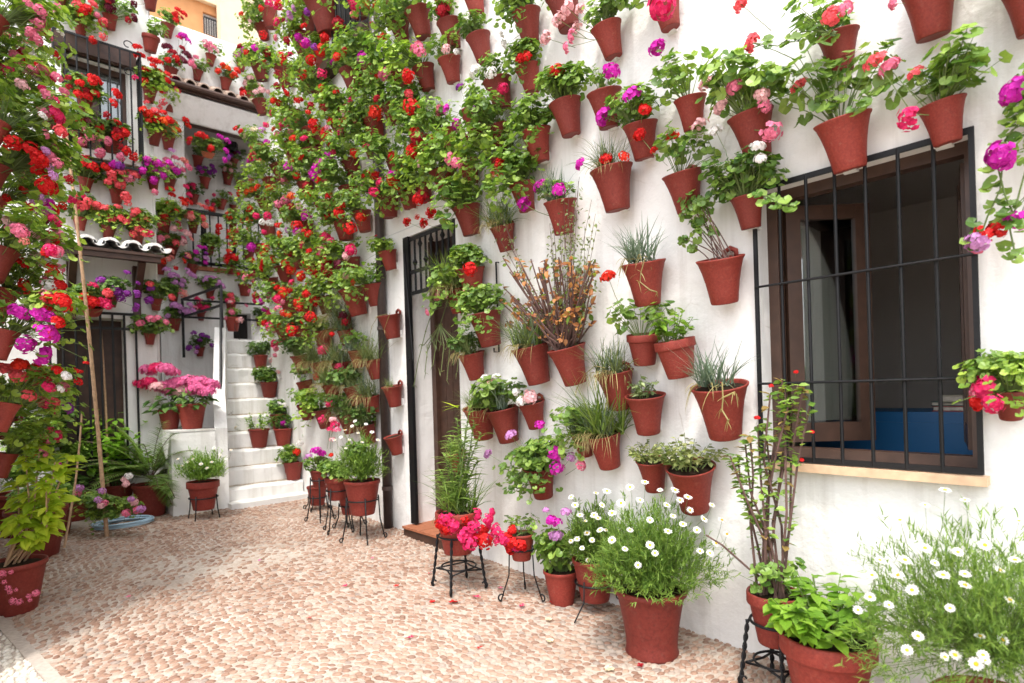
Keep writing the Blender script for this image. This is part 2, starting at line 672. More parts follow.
def head_mesh(col, r, long=False):
    k = (col, r.randrange(3), long)
    if k not in HEADS:
        loose = k[1] == 2
        HEADS[k] = head(hash_(col) + k[1] * 31 + (7 if long else 0), col, R=.037 if loose else .035, n=22 if loose else 34,
                        s=.0125 if loose else .0128, stem=.2 if long else .085, flat=.68, lo=0 if loose else -.25)
    return HEADS[k]


def hash_(s):
    return sum((i + 1) * ord(c) for i, c in enumerate(s))


def daisy_mesh(seed, stem=.1):
    r = random.Random(seed)
    mb = MB()
    s = .021
    for i in range(13):
        q = 2 * PI * i / 13
        d = V((math.cos(q), math.sin(q), r.uniform(-.12, .15)))
        e = V((-d.y, d.x, 0))
        mb.add([d * .005, d * s * .6 + e * .0042, d * s, d * s * .6 - e * .0042], [(0, 1, 2, 3)], 0)
    mb.lathe([(.0066, .0), (.006, .003), (.003, .0045), (.0003, .005)], 8, 1)
    mb.tube([(0, 0, 0), (.004, 0, -stem * .5), (0, 0, -stem)], .0011, 3, 2, cap=False)
    return mb.mesh('daisy', [M['b_white'], M['yellow'], M['st']])


# ------------------------------------------------------------------ pots (unit: rim radius 1, rim at z = 0, foot at z = -h)
def pot_mesh(kind, mat):
    mb = MB()
    if kind == 'band':      # thick rolled rim band
        prof = [(.60, -1.86), (.62, -1.88), (.64, -1.84), (.70, -1.5), (.88, -.52), (.90, -.44), (.985, -.42), (1.0, -.38), (1.0, -.04), (.985, 0), (.93, .005), (.90, -.03), (.88, -.2)]
    elif kind == 'flare':   # waisted wall pot with a thin lip
        prof = [(.50, -1.92), (.545, -1.93), (.57, -1.88), (.62, -1.5), (.70, -1.0), (.80, -.55), (.92, -.16), (.985, -.07), (1.0, -.03), (.995, 0), (.95, .005), (.92, -.03), (.88, -.2)]
    elif kind == 'big':     # bell shaped floor pot with a foot
        prof = [(.66, -1.80), (.70, -1.82), (.72, -1.74), (.685, -1.62), (.70, -1.3), (.77, -.85), (.86, -.38), (.91, -.19), (.98, -.15), (1.0, -.09), (1.0, -.02), (.98, .0), (.93, .005), (.90, -.03), (.87, -.2)]
    elif kind == 'bowl':
        prof = [(.50, -.85), (.55, -.88), (.62, -.82), (.80, -.5), (.92, -.16), (.99, -.09), (1.0, -.03), (.99, 0), (.95, .0), (.92, -.04), (.88, -.2)]
    else:                   # plain straight pot
        prof = [(.60, -1.86), (.625, -1.88), (.645, -1.84), (.78, -1.1), (.93, -.26), (.96, -.2), (1.0, -.17), (1.0, -.02), (.985, .002), (.95, .004), (.92, -.03), (.88, -.2)]
    mb.lathe(prof, 30, 0, cap0=True)
    me = mb.mesh('flower_pot', mat, smooth=True)
    return me, -prof[0][1]


POTS = {}
for _k in ('band', 'flare', 'plain', 'big', 'bowl'):
    for _m in ('pot', 'pot_light'):
        POTS[_k, _m] = pot_mesh(_k, M[_m])
POT_TAPER = {'band': .20, 'flare': .245, 'plain': .21, 'big': .2, 'bowl': .4}
_mb = MB()
_mb.lathe([(.0, .03), (.4, .035), (.7, .01), (.93, -.03)], 18)
SOIL = _mb.mesh('soil', M['soil'], smooth=True)
_mb = MB()   # the pierced ear at the rim that hooks over a nail
_mb.tube([(.88, .30, -.1), (.93, .26, .18), (.95, 0, .30), (.93, -.26, .18), (.88, -.30, -.1)], [.10, .11, .12, .11, .10], 8)
LUG = _mb.mesh('hanging_lug', M['pot'], smooth=True)
_mb = MB()
_mb.box((-.045, -.03, -.035), (.01, .03, .035))
BLOCK = _mb.mesh('support_block', M['wall'])

# foliage library (shared mesh data)
G = {}
for i in range(6):
    G['g%d' % i] = geranium(11 + i, .21, .20, 230, s=(.018, .032))
for i in range(3):
    G['gt%d' % i] = geranium(31 + i, .22, .18, 240, trail=.25, s=(.018, .032))
for i in range(3):
    G['gy%d' % i] = geranium(41 + i, .22, .19, 230, mat='lfy', trail=.1, s=(.018, .032))
for i in range(3):
    G['gd%d' % i] = geranium(51 + i, .20, .19, 190, mat='lfd', s=(.018, .032))
for i in range(5):
    G['w%d' % i] = geranium(211 + i, .25, .20, 290, low=-.6, s=(.017, .030), out=.07, trail=.2)
for i in range(4):
    G['wy%d' % i] = geranium(231 + i, .25, .20, 290, low=-.6, s=(.017, .030), out=.07, trail=.25, mat='lfy')
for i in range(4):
    G['gl%d' % i] = geranium(61 + i, .27, .24, 280, out=.13, clip=.05, trail=.15, mat='lfy', s=(.02, .034))  # lime leaf colour lightens these clumps to make up for the wall's shade
for i in range(3):
    G['gs%d' % i] = geranium(71 + i, .18, .19, 74, s=(.019, .035))
for i in range(4):
    G['b%d' % i] = grassy(81 + i)
G['bg0'] = grassy(91, 120, (.12, .3), .008, .08, .9, 'blade', dry=10)
G['bg1'] = grassy(92, 150, (.15, .42), .009, .1, 1.1, 'blade', dry=6)
for i in range(2):
    G['dr%d' % i] = grassy(95 + i, 110, (.14, .34), .006, .09, 1.6, 'olive', dry=45)
G['su0'] = ovals(101, .11, .13, 110, (.03, .048), .62, 'succ', stalks=12)
G['va0'] = ovals(102, .19, .17, 320, (.03, .046), .75, 'varie', stalks=26)
G['va1'] = ovals(105, .18, .16, 260, (.03, .046), .75, 'varie', stalks=20)
G['ba0'] = ovals(103, .14, .17, 130, (.035, .06), .58, 'basil', stalks=14)
G['ba1'] = ovals(104, .19, .22, 260, (.04, .075), .56, 'basil', True, stalks=24)
G['dk0'] = geranium(106, .15, .16, 90, mat='lfd', s=(.02, .034))


def fol(kind, r):
    if kind in G:
        return G[kind]
    opts = [k for k in G if k.rstrip('0123456789') == kind]
    return G[r.choice(opts)]


WALLS = {'R': 0.0, 'L': PI, 'F': PI / 2, 'P': PI / 2, 'I': PI / 2}
PLANE_Y = {'F': 8.0, 'P': 10.4, 'I': 11.7}
COLOUR_WORD = {'red': 'red', 'scarlet': 'scarlet', 'crimson': 'crimson', 'dark': 'dark crimson', 'hot': 'hot pink', 'pink': 'pink', 'pale': 'pale pink', 'magenta': 'magenta', 'purple': 'purple',
               'lilac': 'lilac', 'coral': 'coral', 'salmon': 'salmon', 'orange': 'orange', 'hydrangea': 'pink', 'white': 'white', 'cream': 'cream'}
BLOCKS = []


def bloom(root, p, base, col, r, size=1.0, rootM=None):
    """one flower head at world point p with its stalk running back towards base"""
    d = (V(p) - V(base))
    long = d.length > .2
    z = d.normalized() if d.length > 1e-3 else V((0, 0, 1))
    z = (z + V((0, 0, .35)) + rv(r, .15)).normalized()
    q = z.to_track_quat('Z', 'Y') @ Matrix.Rotation(r.uniform(0, 2 * PI), 3, 'Z').to_quaternion()
    o = put('flower_head', head_mesh(col, r, long), root)
    o.rotation_mode = 'QUATERNION'
    o.rotation_quaternion = rootM.inverted().to_quaternion() @ q
    o.location = rootM.inverted() @ V(p)
    sc = size * r.uniform(.88, 1.12) * 1.12
    o.scale = (sc, sc, sc)
    return o


def wall_point(wall, px, py, off, yd=None):
    """the point of the view ray that stands off metres in front of that wall"""
    if wall == 'R':
        return hit_x(px, py, -off)
    if wall == 'L':
        return V((-3.08 + off, yd, EYE.z - (py - 404.0) / F * (FWD.x * (off - .08) + FWD.y * yd)))
    return hit_y(px, py, PLANE_Y[wall] - off)


def potted(label, px, py, w, kind, blooms=(), wall='R', pot='flare', fscale=None, lug=False, rand=(), yd=None, name='potted_geranium', cat='potted plant', group='flower pots hung on the walls', mat='pot',
           off=None, fz=1.0, block=False, nosoil=False):
    """a pot hung flush against a wall: px,py is the middle of its rim in the photograph and w the rim's width there"""
    r = random.Random(hash_(label) + int(px * 7 + py * 13))
    ang = WALLS[wall]
    D = .22
    for _ in range(4):
        c = wall_point(wall, px, py, off or D * .56, yd)
        D = max(.12, min(.40, w / F * depth(c) * math.cos(math.atan((px - CX) / F))))
    c = wall_point(wall, px, py, off or D * .56, yd)
    me, h = POTS[pot, mat]
    R = D / 2
    tilt = -POT_TAPER[pot] * .9 + r.uniform(-.05, .04)
    root = thing(name, label, cat, (0, 0, 0), 0.0, group)
    Rz = Matrix.Rotation(ang, 4, 'Z')
    yaw = Matrix.Rotation(r.uniform(-.085, .085), 4, 'X')
    T = Matrix.Translation(c) @ Rz @ yaw @ Matrix.Rotation(tilt, 4, 'Y')
    base = T @ V((0, 0, -h * R))
    rootM = Matrix.Translation(base) @ Rz
    root.location = base
    root.rotation_euler = (0, 0, ang)
    inv = rootM.inverted()
    L = inv @ T
    o = put('flower_pot', me, root)
    o.matrix_local = L @ Matrix.Diagonal((R, R, R, 1))
    if not nosoil:
        s = put('soil', SOIL, root)
        s.matrix_local = L @ Matrix.Translation((0, 0, -.1 * R)) @ Matrix.Diagonal((R * .93, R * .93, R * .93, 1))
    if lug:
        l = put('hanging_lug', LUG, root)
        l.matrix_local = L @ Matrix.Diagonal((R, R, R, 1))
    if kind:
        if isinstance(kind, str):
            kind = [kind]
        for kk in kind:
            f = put('foliage', fol(kk, r), root)
            k = fscale or (D / .22) ** .5
            k *= r.uniform(.92, 1.08) * (1.25 if kk[0] == 'g' and kk[:2] != 'gl' else 1.2 if kk[0] in 'bd' else 1.0)
            ax = r.uniform(-.35, .35)
            f.matrix_local = inv @ Matrix.Translation(c + Rz @ V((-.02, 0, -.01))) @ Rz @ Matrix.Rotation(ax, 4, 'Z') @ Matrix.Diagonal((k, k * r.choice((-1, 1)), k * fz, 1))
    for b in blooms:
        bx, by, colr = b[:3]
        size = b[3] if len(b) > 3 else 1.0
        bo = b[4] if len(b) > 4 else (off or D * .56) + (r.uniform(.12, .26) if (kind and kind[0][0] == 'w') or wall in 'FPI' else r.uniform(.05, .16))
        if wall == 'L':
            p = at_depth(bx, by, depth(c) + r.uniform(-.12, .12))
        else:
            p = wall_point(wall, bx, by, bo, yd)
        bloom(root, p, c, colr, r, size * (.8 if wall == 'L' else 1.08 if wall in 'FPI' else 1.18 if 'dense' in group else 1), rootM)
    for colr, n in rand:
        for i in range(n):
            a = r.uniform(-1, 1)
            k = fscale or (D / .24) ** .5
            lp = Rz @ V((-r.uniform(.15, .27) * k, a * .18 * k, r.uniform(-.03, .22) * k * fz))
            bloom(root, c + lp, c, colr, r, r.uniform(.9, 1.25), rootM)
    if block:
        BLOCKS.append((0.0, c.y - .02, base.z + .1 * D))
    return root


def standing(label, loc, D, pot, kind, blooms=(), fscale=None, name='potted_plant', cat='potted plant', group=None, mat='pot', rz=0.0, fz=1.0, rand=(), stembase=0.03):
    """an upright pot whose foot stands at loc"""
    r = random.Random(hash_(label))
    me, h = POTS[pot, mat]
    R = D / 2
    root = thing(name, label, cat, loc, rz, group)
    rootM = Matrix.Translation(loc) @ Matrix.Rotation(rz, 4, 'Z')
    put('flower_pot', me, root, (0, 0, h * R), None, R)
    put('soil', SOIL, root, (0, 0, h * R - .1 * R), None, R * .93)
    c = V(loc) + V((0, 0, h * R))
    if kind:
        for kk in ([kind] if isinstance(kind, str) else kind):
            k = fscale or (D / .24) ** .5
            put('foliage', fol(kk, r), root, (0, 0, h * R - .01), (0, 0, r.uniform(0, 6.28)), (k, k, k * fz))
    for b in blooms:
        bx, by, colr = b[:3]
        size = b[3] if len(b) > 3 else 1.0
        dz = b[4] if len(b) > 4 else r.uniform(-.2, -.03)
        p = at_depth(bx, by, depth(c) + dz)
        bloom(root, p, c + V((0, 0, stembase)), colr, r, size, rootM)
    for colr, n in rand:
        for i in range(n):
            k = fscale or (D / .24) ** .5
            q = r.uniform(0, 6.28)
            d = r.uniform(.05, .2) * k
            bloom(root, c + V((math.cos(q) * d, math.sin(q) * d, r.uniform(.04, .2) * k * fz)), c, colr, r, r.uniform(.8, 1.05), rootM)
    root['_'] = 0
    del root['_']
    return root, c, rootM


# ------------------------------------------------------------------ world, sun, camera
w = bpy.data.worlds.new("World")
scene.world = w
w.use_nodes = True
nt = w.node_tree
bg = nt.nodes['Background']
sky = nt.nodes.new('ShaderNodeTexSky')
sky.sky_type = 'NISHITA'
sky.sun_disc = False
SUN_EL, SUN_AZ = math.radians(62), math.radians(-130)     # azimuth measured from +y towards +x
sky.sun_elevation = SUN_EL
sky.sun_rotation = SUN_AZ
sky.air_density = 1.0
sky.dust_density = 3.0
sky.ozone_density = 1.0
hs = nt.nodes.new('ShaderNodeHueSaturation')
hs.inputs['Saturation'].default_value = .30
hs.inputs['Value'].default_value = 1.35
nt.links.new(sky.outputs[0], hs.inputs['Color'])
nt.links.new(hs.outputs[0], bg.inputs[0])
bg.inputs[1].default_value = .15

sl = bpy.data.lights.new('sun', 'SUN')
sl.energy = 1.15
sl.angle = math.radians(7)
sl.color = (1, .95, .87)
so = bpy.data.objects.new('sun', sl)
COL.objects.link(so)
sd = V((math.sin(SUN_AZ) * math.cos(SUN_EL), math.cos(SUN_AZ) * math.cos(SUN_EL), math.sin(SUN_EL)))
so.rotation_mode = 'QUATERNION'
so.rotation_quaternion = sd.to_track_quat('Z', 'Y')
so.location = (-6, 0, 12)

cd = bpy.data.cameras.new('camera')
cam = bpy.data.objects.new('camera', cd)
COL.objects.link(cam)
scene.camera = cam
cd.sensor_width = 36
cd.lens = F / 1024 * 36
cd.shift_y = (CY - 341.5) / 1024
cd.clip_start = .05
cd.clip_end = 300
cd.dof.use_dof = True
cd.dof.focus_distance = 3.7
cd.dof.aperture_fstop = 2.0
cr_, sr_ = math.cos(ROLL), math.sin(ROLL)
cu = UP * cr_ + RGT * sr_
cx_ = RGT * cr_ - UP * sr_
cz_ = -FWD
cam.matrix_world = Matrix(((cx_.x, cu.x, cz_.x, EYE.x), (cx_.y, cu.y, cz_.y, EYE.y), (cx_.z, cu.z, cz_.z, EYE.z), (0, 0, 0, 1)))

vs = scene.view_settings
vs.view_transform = 'Standard'
vs.look = 'None'
vs.exposure = 1.27
vs.gamma = 1.0
scene.cycles.max_bounces = 8
scene.cycles.diffuse_bounces = 5
scene.cycles.transparent_max_bounces = 12

# ------------------------------------------------------------------ ground
def groundmat():
    m, nt, out = newmat('mortar_bed')
    tc = N(nt, 'ShaderNodeTexCoord')
    n1 = N(nt, 'ShaderNodeTexNoise', i_Scale=2.2, i_Detail=8.0, i_Roughness=.65)
    n2 = N(nt, 'ShaderNodeTexNoise', i_Scale=45.0, i_Detail=5.0)
    nt.links.new(tc.outputs['Object'], n1.inputs['Vector'])
    nt.links.new(tc.outputs['Object'], n2.inputs['Vector'])
    c = ramp(nt, n1.outputs[0], [(.3, (.38, .31, .26)), (.5, (.50, .43, .37)), (.7, (.60, .54, .48))])
    c2 = ramp(nt, n2.outputs[0], [(.3, (.6, .55, .5)), (.7, (1, 1, 1))])
    c = mix(nt, .7, c, c2, 'MULTIPLY')
    b = N(nt, 'ShaderNodeBsdfPrincipled', i_Roughness=.9)
    b.inputs['Specular IOR Level'].default_value = .15
    nt.links.new(c, b.inputs['Base Color'])
    bp = N(nt, 'ShaderNodeBump', i_Strength=.7, i_Distance=.012)
    nt.links.new(n2.outputs[0], bp.inputs['Height'])
    nt.links.new(bp.outputs[0], b.inputs['Normal'])
    nt.links.new(b.outputs[0], out.inputs[0])
    return m


def pebblemat(name, stops):
    m, nt, out = newmat(name)
    g = N(nt, 'ShaderNodeNewGeometry')
    tc = N(nt, 'ShaderNodeTexCoord')
    c = ramp(nt, g.outputs['Random Per Island'], stops)
    n2 = N(nt, 'ShaderNodeTexNoise', i_Scale=55.0, i_Detail=5.0)
    nt.links.new(tc.outputs['Object'], n2.inputs['Vector'])
    c2 = ramp(nt, n2.outputs[0], [(.3, (.62, .6, .58)), (.68, (1.05, 1.04, 1.02))])
    c = mix(nt, .6, c, c2, 'MULTIPLY')
    # trodden dust lying over broad patches of the paving
    n3 = N(nt, 'ShaderNodeTexNoise', i_Scale=1.1, i_Detail=5.0, i_Roughness=.6)
    nt.links.new(tc.outputs['Object'], n3.inputs['Vector'])
    f = ramp(nt, n3.outputs[0], [(.45, (0, 0, 0)), (.75, (.4, .4, .4))])
    c = mix(nt, f, c, (.44, .33, .26))
    b = N(nt, 'ShaderNodeBsdfPrincipled', i_Roughness=.62)
    b.inputs['Specular IOR Level'].default_value = .3
    nt.links.new(c, b.inputs['Base Color'])
    bp = N(nt, 'ShaderNodeBump', i_Strength=.25, i_Distance=.003)
    nt.links.new(n2.outputs[0], bp.inputs['Height'])
    nt.links.new(bp.outputs[0], b.inputs['Normal'])
    nt.links.new(b.outputs[0], out.inputs[0])
    return m


mb = MB()
mb.add([(-40, -20, gz(-20)), (40, -20, gz(-20)), (40, 60, gz(60)), (-40, 60, gz(60))], [(0, 1, 2, 3)])
struct(mb.build('ground', groundmat(), fix=False))

from mathutils import noise as mnoise


def strip_x(y):      # the pale drain strip that crosses the near corner of the courtyard
    a, b = hit_g(-10, 612), hit_g(62, 690)
    return a.x + (b.x - a.x) * (y - a.y) / (b.y - a.y)


PATCH = [hit_g(*p) for p in ((118, 575), (165, 592), (250, 572), (330, 552), (322, 540), (235, 548), (165, 556))]


def in_poly(x, y, poly):
    ins = False
    n = len(poly)
    for i in range(n):
        a, b = poly[i], poly[(i + 1) % n]
        if (a.y > y) != (b.y > y) and x < (b.x - a.x) * (y - a.y) / (b.y - a.y) + a.x:
            ins = not ins
    return ins


def pebbles(name, region, cell, sx, sy, hgt, mat, flow, seed, keep=1.0):
    """small river stones set in mortar, each a low dome"""
    r = random.Random(seed)
    x0, x1, y0, y1 = region
    vs, fs = [], []
    ny = int((y1 - y0) / cell[1])
    for j in range(ny):
        off = r.uniform(0, cell[0])
        for i in range(int((x1 - x0) / cell[0]) + 1):
            x = x0 + i * cell[0] + off * (j % 2) + r.uniform(-.2, .2) * cell[0]
            y = y0 + j * cell[1] + r.uniform(-.2, .2) * cell[1]
            p = V((x, y, gz(y)))
            dz = depth(p)
            if dz < .4:
                continue
            dd = p - EYE
            u = F * dd.dot(RGT) / dz
            v = F * (-dd.z) / dz
            if u < -620 or u > 480 or v > 400:
                continue
            if not keep_fn(name, x, y, r):
                continue
            ang = flow(x, y) + r.uniform(-.35, .35)
            a, b = sx * r.uniform(.75, 1.2), sy * r.uniform(.75, 1.2)
            h = hgt * r.uniform(.6, 1.2)
            ca, sa = math.cos(ang), math.sin(ang)
            k0 = len(vs)
            K = 7
            for ring, (f, zz) in enumerate(((1.0, -.004), (.90, .55), (.5, .95))):
                for k in range(K):
                    q = 2 * PI * k / K
                    jx = 1 + (r.uniform(-.1, .1) if ring == 0 else 0)
                    lx, ly = math.cos(q) * a * f * jx, math.sin(q) * b * f * jx
                    xx, yy = x + lx * ca - ly * sa, y + lx * sa + ly * ca
                    vs.append((xx, yy, gz(yy) + (zz * h if zz > 0 else zz)))
            vs.append((x, y, gz(y) + h))
            for ring in range(2):
                for k in range(K):
                    k2 = (k + 1) % K
                    fs.append((k0 + ring * K + k, k0 + ring * K + k2, k0 + ring * K + K + k2, k0 + ring * K + K + k))
            for k in range(K):
                fs.append((k0 + 2 * K + k, k0 + 2 * K + (k + 1) % K, k0 + 3 * K))
    me = bpy.data.meshes.new(name)
    me.from_pydata(vs, [], fs)
    me.materials.append(mat)
    me.polygons.foreach_set('use_smooth', [True] * len(fs))
    me.update()
    o = put(name, me)
    return struct(o, 'stuff')


def keep_fn(name, x, y, r):
    if name == 'white_pebble_strip':
        return x < strip_x(y) - .02
    if x < strip_x(y) + .05:
        return False
    if in_poly(x, y, PATCH):
        return r.random() < .5
    n = mnoise.noise(V((x * 1.3, y * 1.3, 3.1)))
    return r.random() < (.97 if n < .32 else .8)


PEB = pebblemat('river_pebbles', [(0, (.21, .115, .08)), (.2, (.28, .165, .115)), (.45, (.335, .21, .15)), (.7, (.385, .265, .20)), (.9, (.43, .345, .285)), (1, (.27, .215, .185))])
PEBW = pebblemat('white_pebbles', [(0, (.55, .5, .42)), (.5, (.68, .63, .55)), (1, (.74, .70, .63))])
pebbles('cobblestone_paving', (-3.2, .05, .6, 7.5), (.050, .036), .0245, .0155, .0095, PEB, lambda x, y: .5 * math.sin(x * 1.7) + .6 * math.cos(y * 1.1), 5)
pebbles('white_pebble_strip', (-3.6, -1.2, 1.2, 5.0), (.046, .030), .024, .014, .012, PEBW, lambda x, y: .9, 6)
mb = MB()
a_, b_ = hit_g(-10, 612), hit_g(62, 690)
dv_ = (b_ - a_).normalized()
nv_ = V((-dv_.y, dv_.x, 0)) * .02
p0, p1 = a_ - dv_ * .6, b_ + dv_ * 2
for q in (p0, p1):
    q.z = gz(q.y)
mb.beam(p0 + V((0, 0, .004)), p1 + V((0, 0, .004)), .06, .02, side=nv_)
struct(mb.build('kerb_strip', simple('kerb_stone', (.42, .36, .31), .8, .2, var=.2, bump=.3)))


# ------------------------------------------------------------------ walls with openings
def grid_wall(mb, axis, plane, u0, u1, z0, z1, holes, step=.12, lump=.006, mi=0, seed=0, zfun=None):
    """plaster face in the plane axis = plane, uneven by a few millimetres; holes are (ua, ub, za, zb)"""
    us = {u0, u1}
    zs = {z0, z1}
    for a, b, c, d in holes:
        us |= {a, b}
        zs |= {c, d}

    def fill(s):
        s = sorted(s)
        o = []
        for a, b in zip(s, s[1:]):
            n = max(1, int(round((b - a) / step)))
            o += [a + (b - a) * i / n for i in range(n)]
        return o + [s[-1]]
    us, zs = fill(us), fill(zs)
    vs = []
    for z in zs:
        for u in us:
            d = (mnoise.noise(V((u * 1.9 + seed, z * 1.9, plane))) * .9 + mnoise.noise(V((u * 5.5, z * 5.5, seed))) * .5) * lump
            vs.append((plane + d, u, z) if axis == 'x' else (u, plane + d, z))
    fs = []
    W_ = len(us)
    for j in range(len(zs) - 1):
        for i in range(len(us) - 1):
            cu, cz = (us[i] + us[i + 1]) / 2, (zs[j] + zs[j + 1]) / 2
            if any(a < cu < b and c < cz < d for a, b, c, d in holes):
                continue
            fs.append((j * W_ + i, j * W_ + i + 1, (j + 1) * W_ + i + 1, (j + 1) * W_ + i))
    mb.add(vs, fs, mi)


def reveal(mb, axis, plane, into, hole, mi=0, faces='lrtb'):
    """the four sides of an opening, running from the face into the wall"""
    a, b, c, d = hole
    q = plane + into

    def P(u, z, p):
        return (p, u, z) if axis == 'x' else (u, p, z)
    e = .008 if into > 0 else -.008
    p0 = plane - e
    if 'l' in faces:
        mb.add([P(a, c, p0), P(a, d, p0), P(a, d, q), P(a, c, q)], [(0, 1, 2, 3)], mi)
    if 'r' in faces:
        mb.add([P(b, c, p0), P(b, d, p0), P(b, d, q), P(b, c, q)], [(0, 1, 2, 3)], mi)
    if 't' in faces:
        mb.add([P(a, d, p0), P(b, d, p0), P(b, d, q), P(a, d, q)], [(0, 1, 2, 3)], mi)
    if 'b' in faces:
        mb.add([P(a, c, p0), P(b, c, p0), P(b, c, q), P(a, c, q)], [(0, 1, 2, 3)], mi)


def glassmat():
    m, nt, out = newmat('window_glass')
    t = N(nt, 'ShaderNodeBsdfTransparent')
    t.inputs[0].default_value = (.82, .85, .84, 1)
    g = N(nt, 'ShaderNodeBsdfGlossy', i_Roughness=.02)
    g.inputs[0].default_value = (.9, .9, .9, 1)
    fr = N(nt, 'ShaderNodeFresnel', i_IOR=2.1)
    ms = N(nt, 'ShaderNodeMixShader')
    nt.links.new(fr.outputs[0], ms.inputs[0])
    nt.links.new(t.outputs[0], ms.inputs[1])
    nt.links.new(g.outputs[0], ms.inputs[2])
    nt.links.new(ms.outputs[0], out.inputs[0])
    return m


GLASS = glassmat()
M['curtain'] = simple('grey_curtain', (.55, .54, .50), .9, .1)

# ---------------- the long house on the courtyard's window side
WY1, WY0 = hit_x(761, 380, 0).y, hit_x(981, 380, 0).y
WZ1, WZ0 = hit_x(975.2, 127.9, 0).z, hit_x(983, 474, 0).z
DY1, DY0 = hit_x(410, 400, 0).y, hit_x(461, 400, 0).y
DZ1 = hit_x(411, 236, 0).z
HY0, HY1, HZ = -3.0, 8.45, 7.7
house = thing('whitewashed_house', 'long whitewashed house with barred window, plank door and a wall full of flower pots', 'house', (0, 0, 0))
BY0, BY1 = hit_x(372, 60, 0).y, hit_x(326, 60, 0).y        # upper barred window by the downpipe
BZ0, BZ1 = hit_x(345, 52, 0).z, hit_x(345, 52, 0).z + 1.3
holes = [(WY0, WY1, WZ0, WZ1), (DY0, DY1, -.3, DZ1), (BY0, BY1, BZ0, BZ1)]
mb = MB()
grid_wall(mb, 'x', 0, HY0, HY1, -.4, HZ, holes, step=.10, lump=.007)
reveal(mb, 'x', 0, .17, holes[0])
reveal(mb, 'x', 0, .34, holes[1], faces='lrt')
reveal(mb, 'x', 0, .22, holes[2])
mb.box((.03, HY1, -.4), (4.0, HY1 + .03, HZ))       # end face
mb.box((-.0, HY1 - .02, -.4), (.03, HY1 + .03, HZ))
mb.box((-.05, HY0, HZ), (4.0, HY1 + .05, HZ + .08))
house_wall = mb.build('wall', M['wall'], house, smooth=True, fix=False)
# damp skirting where wall and paving meet
# window: frame, two casements opened into the room, panes
win = None
def frame_bars(mb, y0, y1, z0, z1, x, w, t):
    mb.box((x, y0, z0), (x + t, y0 + w, z1))
    mb.box((x, y1 - w, z0), (x + t, y1, z1))
    mb.box((x + .002, y0 + w, z1 - w), (x + t - .002, y1 - w, z1))
    mb.box((x + .002, y0 + w, z0), (x + t - .002, y1 - w, z0 + w))
mb = MB()
frame_bars(mb, WY0, WY1, WZ0, WZ1, .125, .055, .07)
win = mb.build('window_frame', M['woodl'], house)


def casement(hinge_y, width, ang, z0, z1, sgn):
    """a glazed leaf; sgn = -1 hinged at the far jamb, +1 at the near jamb; ang = degrees opened inwards"""
    a = math.radians(ang)
    d = V((math.sin(a), sgn * math.cos(a), 0))
    n = V((d.y, -d.x, 0))
    o = V((.20, hinge_y, 0))
    mb = MB()
    st, th = .075, .045
    for t in (st / 2, width - st / 2):
        mb.beam(o + d * t + V((0, 0, z0)), o + d * t + V((0, 0, z1)), st, th, side=d)
    for zz, hh in ((z0 + .05, .10), (z1 - st / 2, st)):
        mb.beam(o + d * st + V((0, 0, zz)), o + d * (width - st) + V((0, 0, zz)), hh, th - .006, side=(0, 0, 1))
    s = mb.build('casement', M['woodl'], win)
    mb = MB()
    p, q = o + d * (st - .01), o + d * (width - st + .01)
    mb.beam((p + q) / 2 + V((0, 0, z0 + .09)), (p + q) / 2 + V((0, 0, z1 - .065)), (q - p).length, .005, side=d)
    mb.build('pane', GLASS, win)
    return o, d, n


zc0, zc1 = WZ0 + .075, WZ1 - .07
wid = (WY1 - WY0) / 2 - .015
o1, d1, n1 = casement(WY1 - .06, wid, 46, zc0, zc1, -1)
casement(WY0 + .06, wid, 78, zc0, zc1, 1)
# net curtain hanging on the opened far casement
mb = MB()
vsn = []
for i in range(25):
    t = .05 + (wid - .10) * i / 24
    off = .016 + .008 * math.sin(i * 1.9) + .005 * math.sin(i * 4.1)
    p = o1 + d1 * t - n1 * off
    vsn += [p + V((0, 0, zc0 + .11)), p + V((0, 0, zc1 - .1))]
mb.add(vsn, [(2 * i, 2 * i + 2, 2 * i + 3, 2 * i + 1) for i in range(24)])
mb.build('net_curtain', M['curtain'], win, smooth=True, fix=False)
# bars
mb = MB()
gx = -.025
B = 7
for zz in (WZ1 - .012, WZ0 + .012):
    mb.beam((gx, WY0 - .005, zz), (gx, WY1 + .005, zz), .026, .012, side=(0, 0, 1))
for i in range(B + 1):
    yy = WY0 + .004 + (WY1 - WY0 - .008) * i / B
    if i in (0, B):
        mb.beam((gx - .001, yy, WZ0), (gx - .001, yy, WZ1), .02, .012, side=(0, 1, 0))
    else:
        mb.tube([(gx, yy, WZ0), (gx, yy, WZ1)], .0082, 8)
for py in (254.1, 377.6):
    zz = hit_x(983, py, 0).z
    mb.tube([(gx - .014, WY0, zz), (gx - .014, WY1, zz)], .0062, 8)
mb.build('window_grille', M['iron'], house)
mb = MB()
ys0, ys1 = hit_x(985, 480, 0).y, hit_x(806, 470, 0).y
mb.box((-.07, WY0 - .02, WZ0 - .042), (.12, WY1 - .06, WZ0 - .006))
mb.build('window_sill', M['sill'], house)
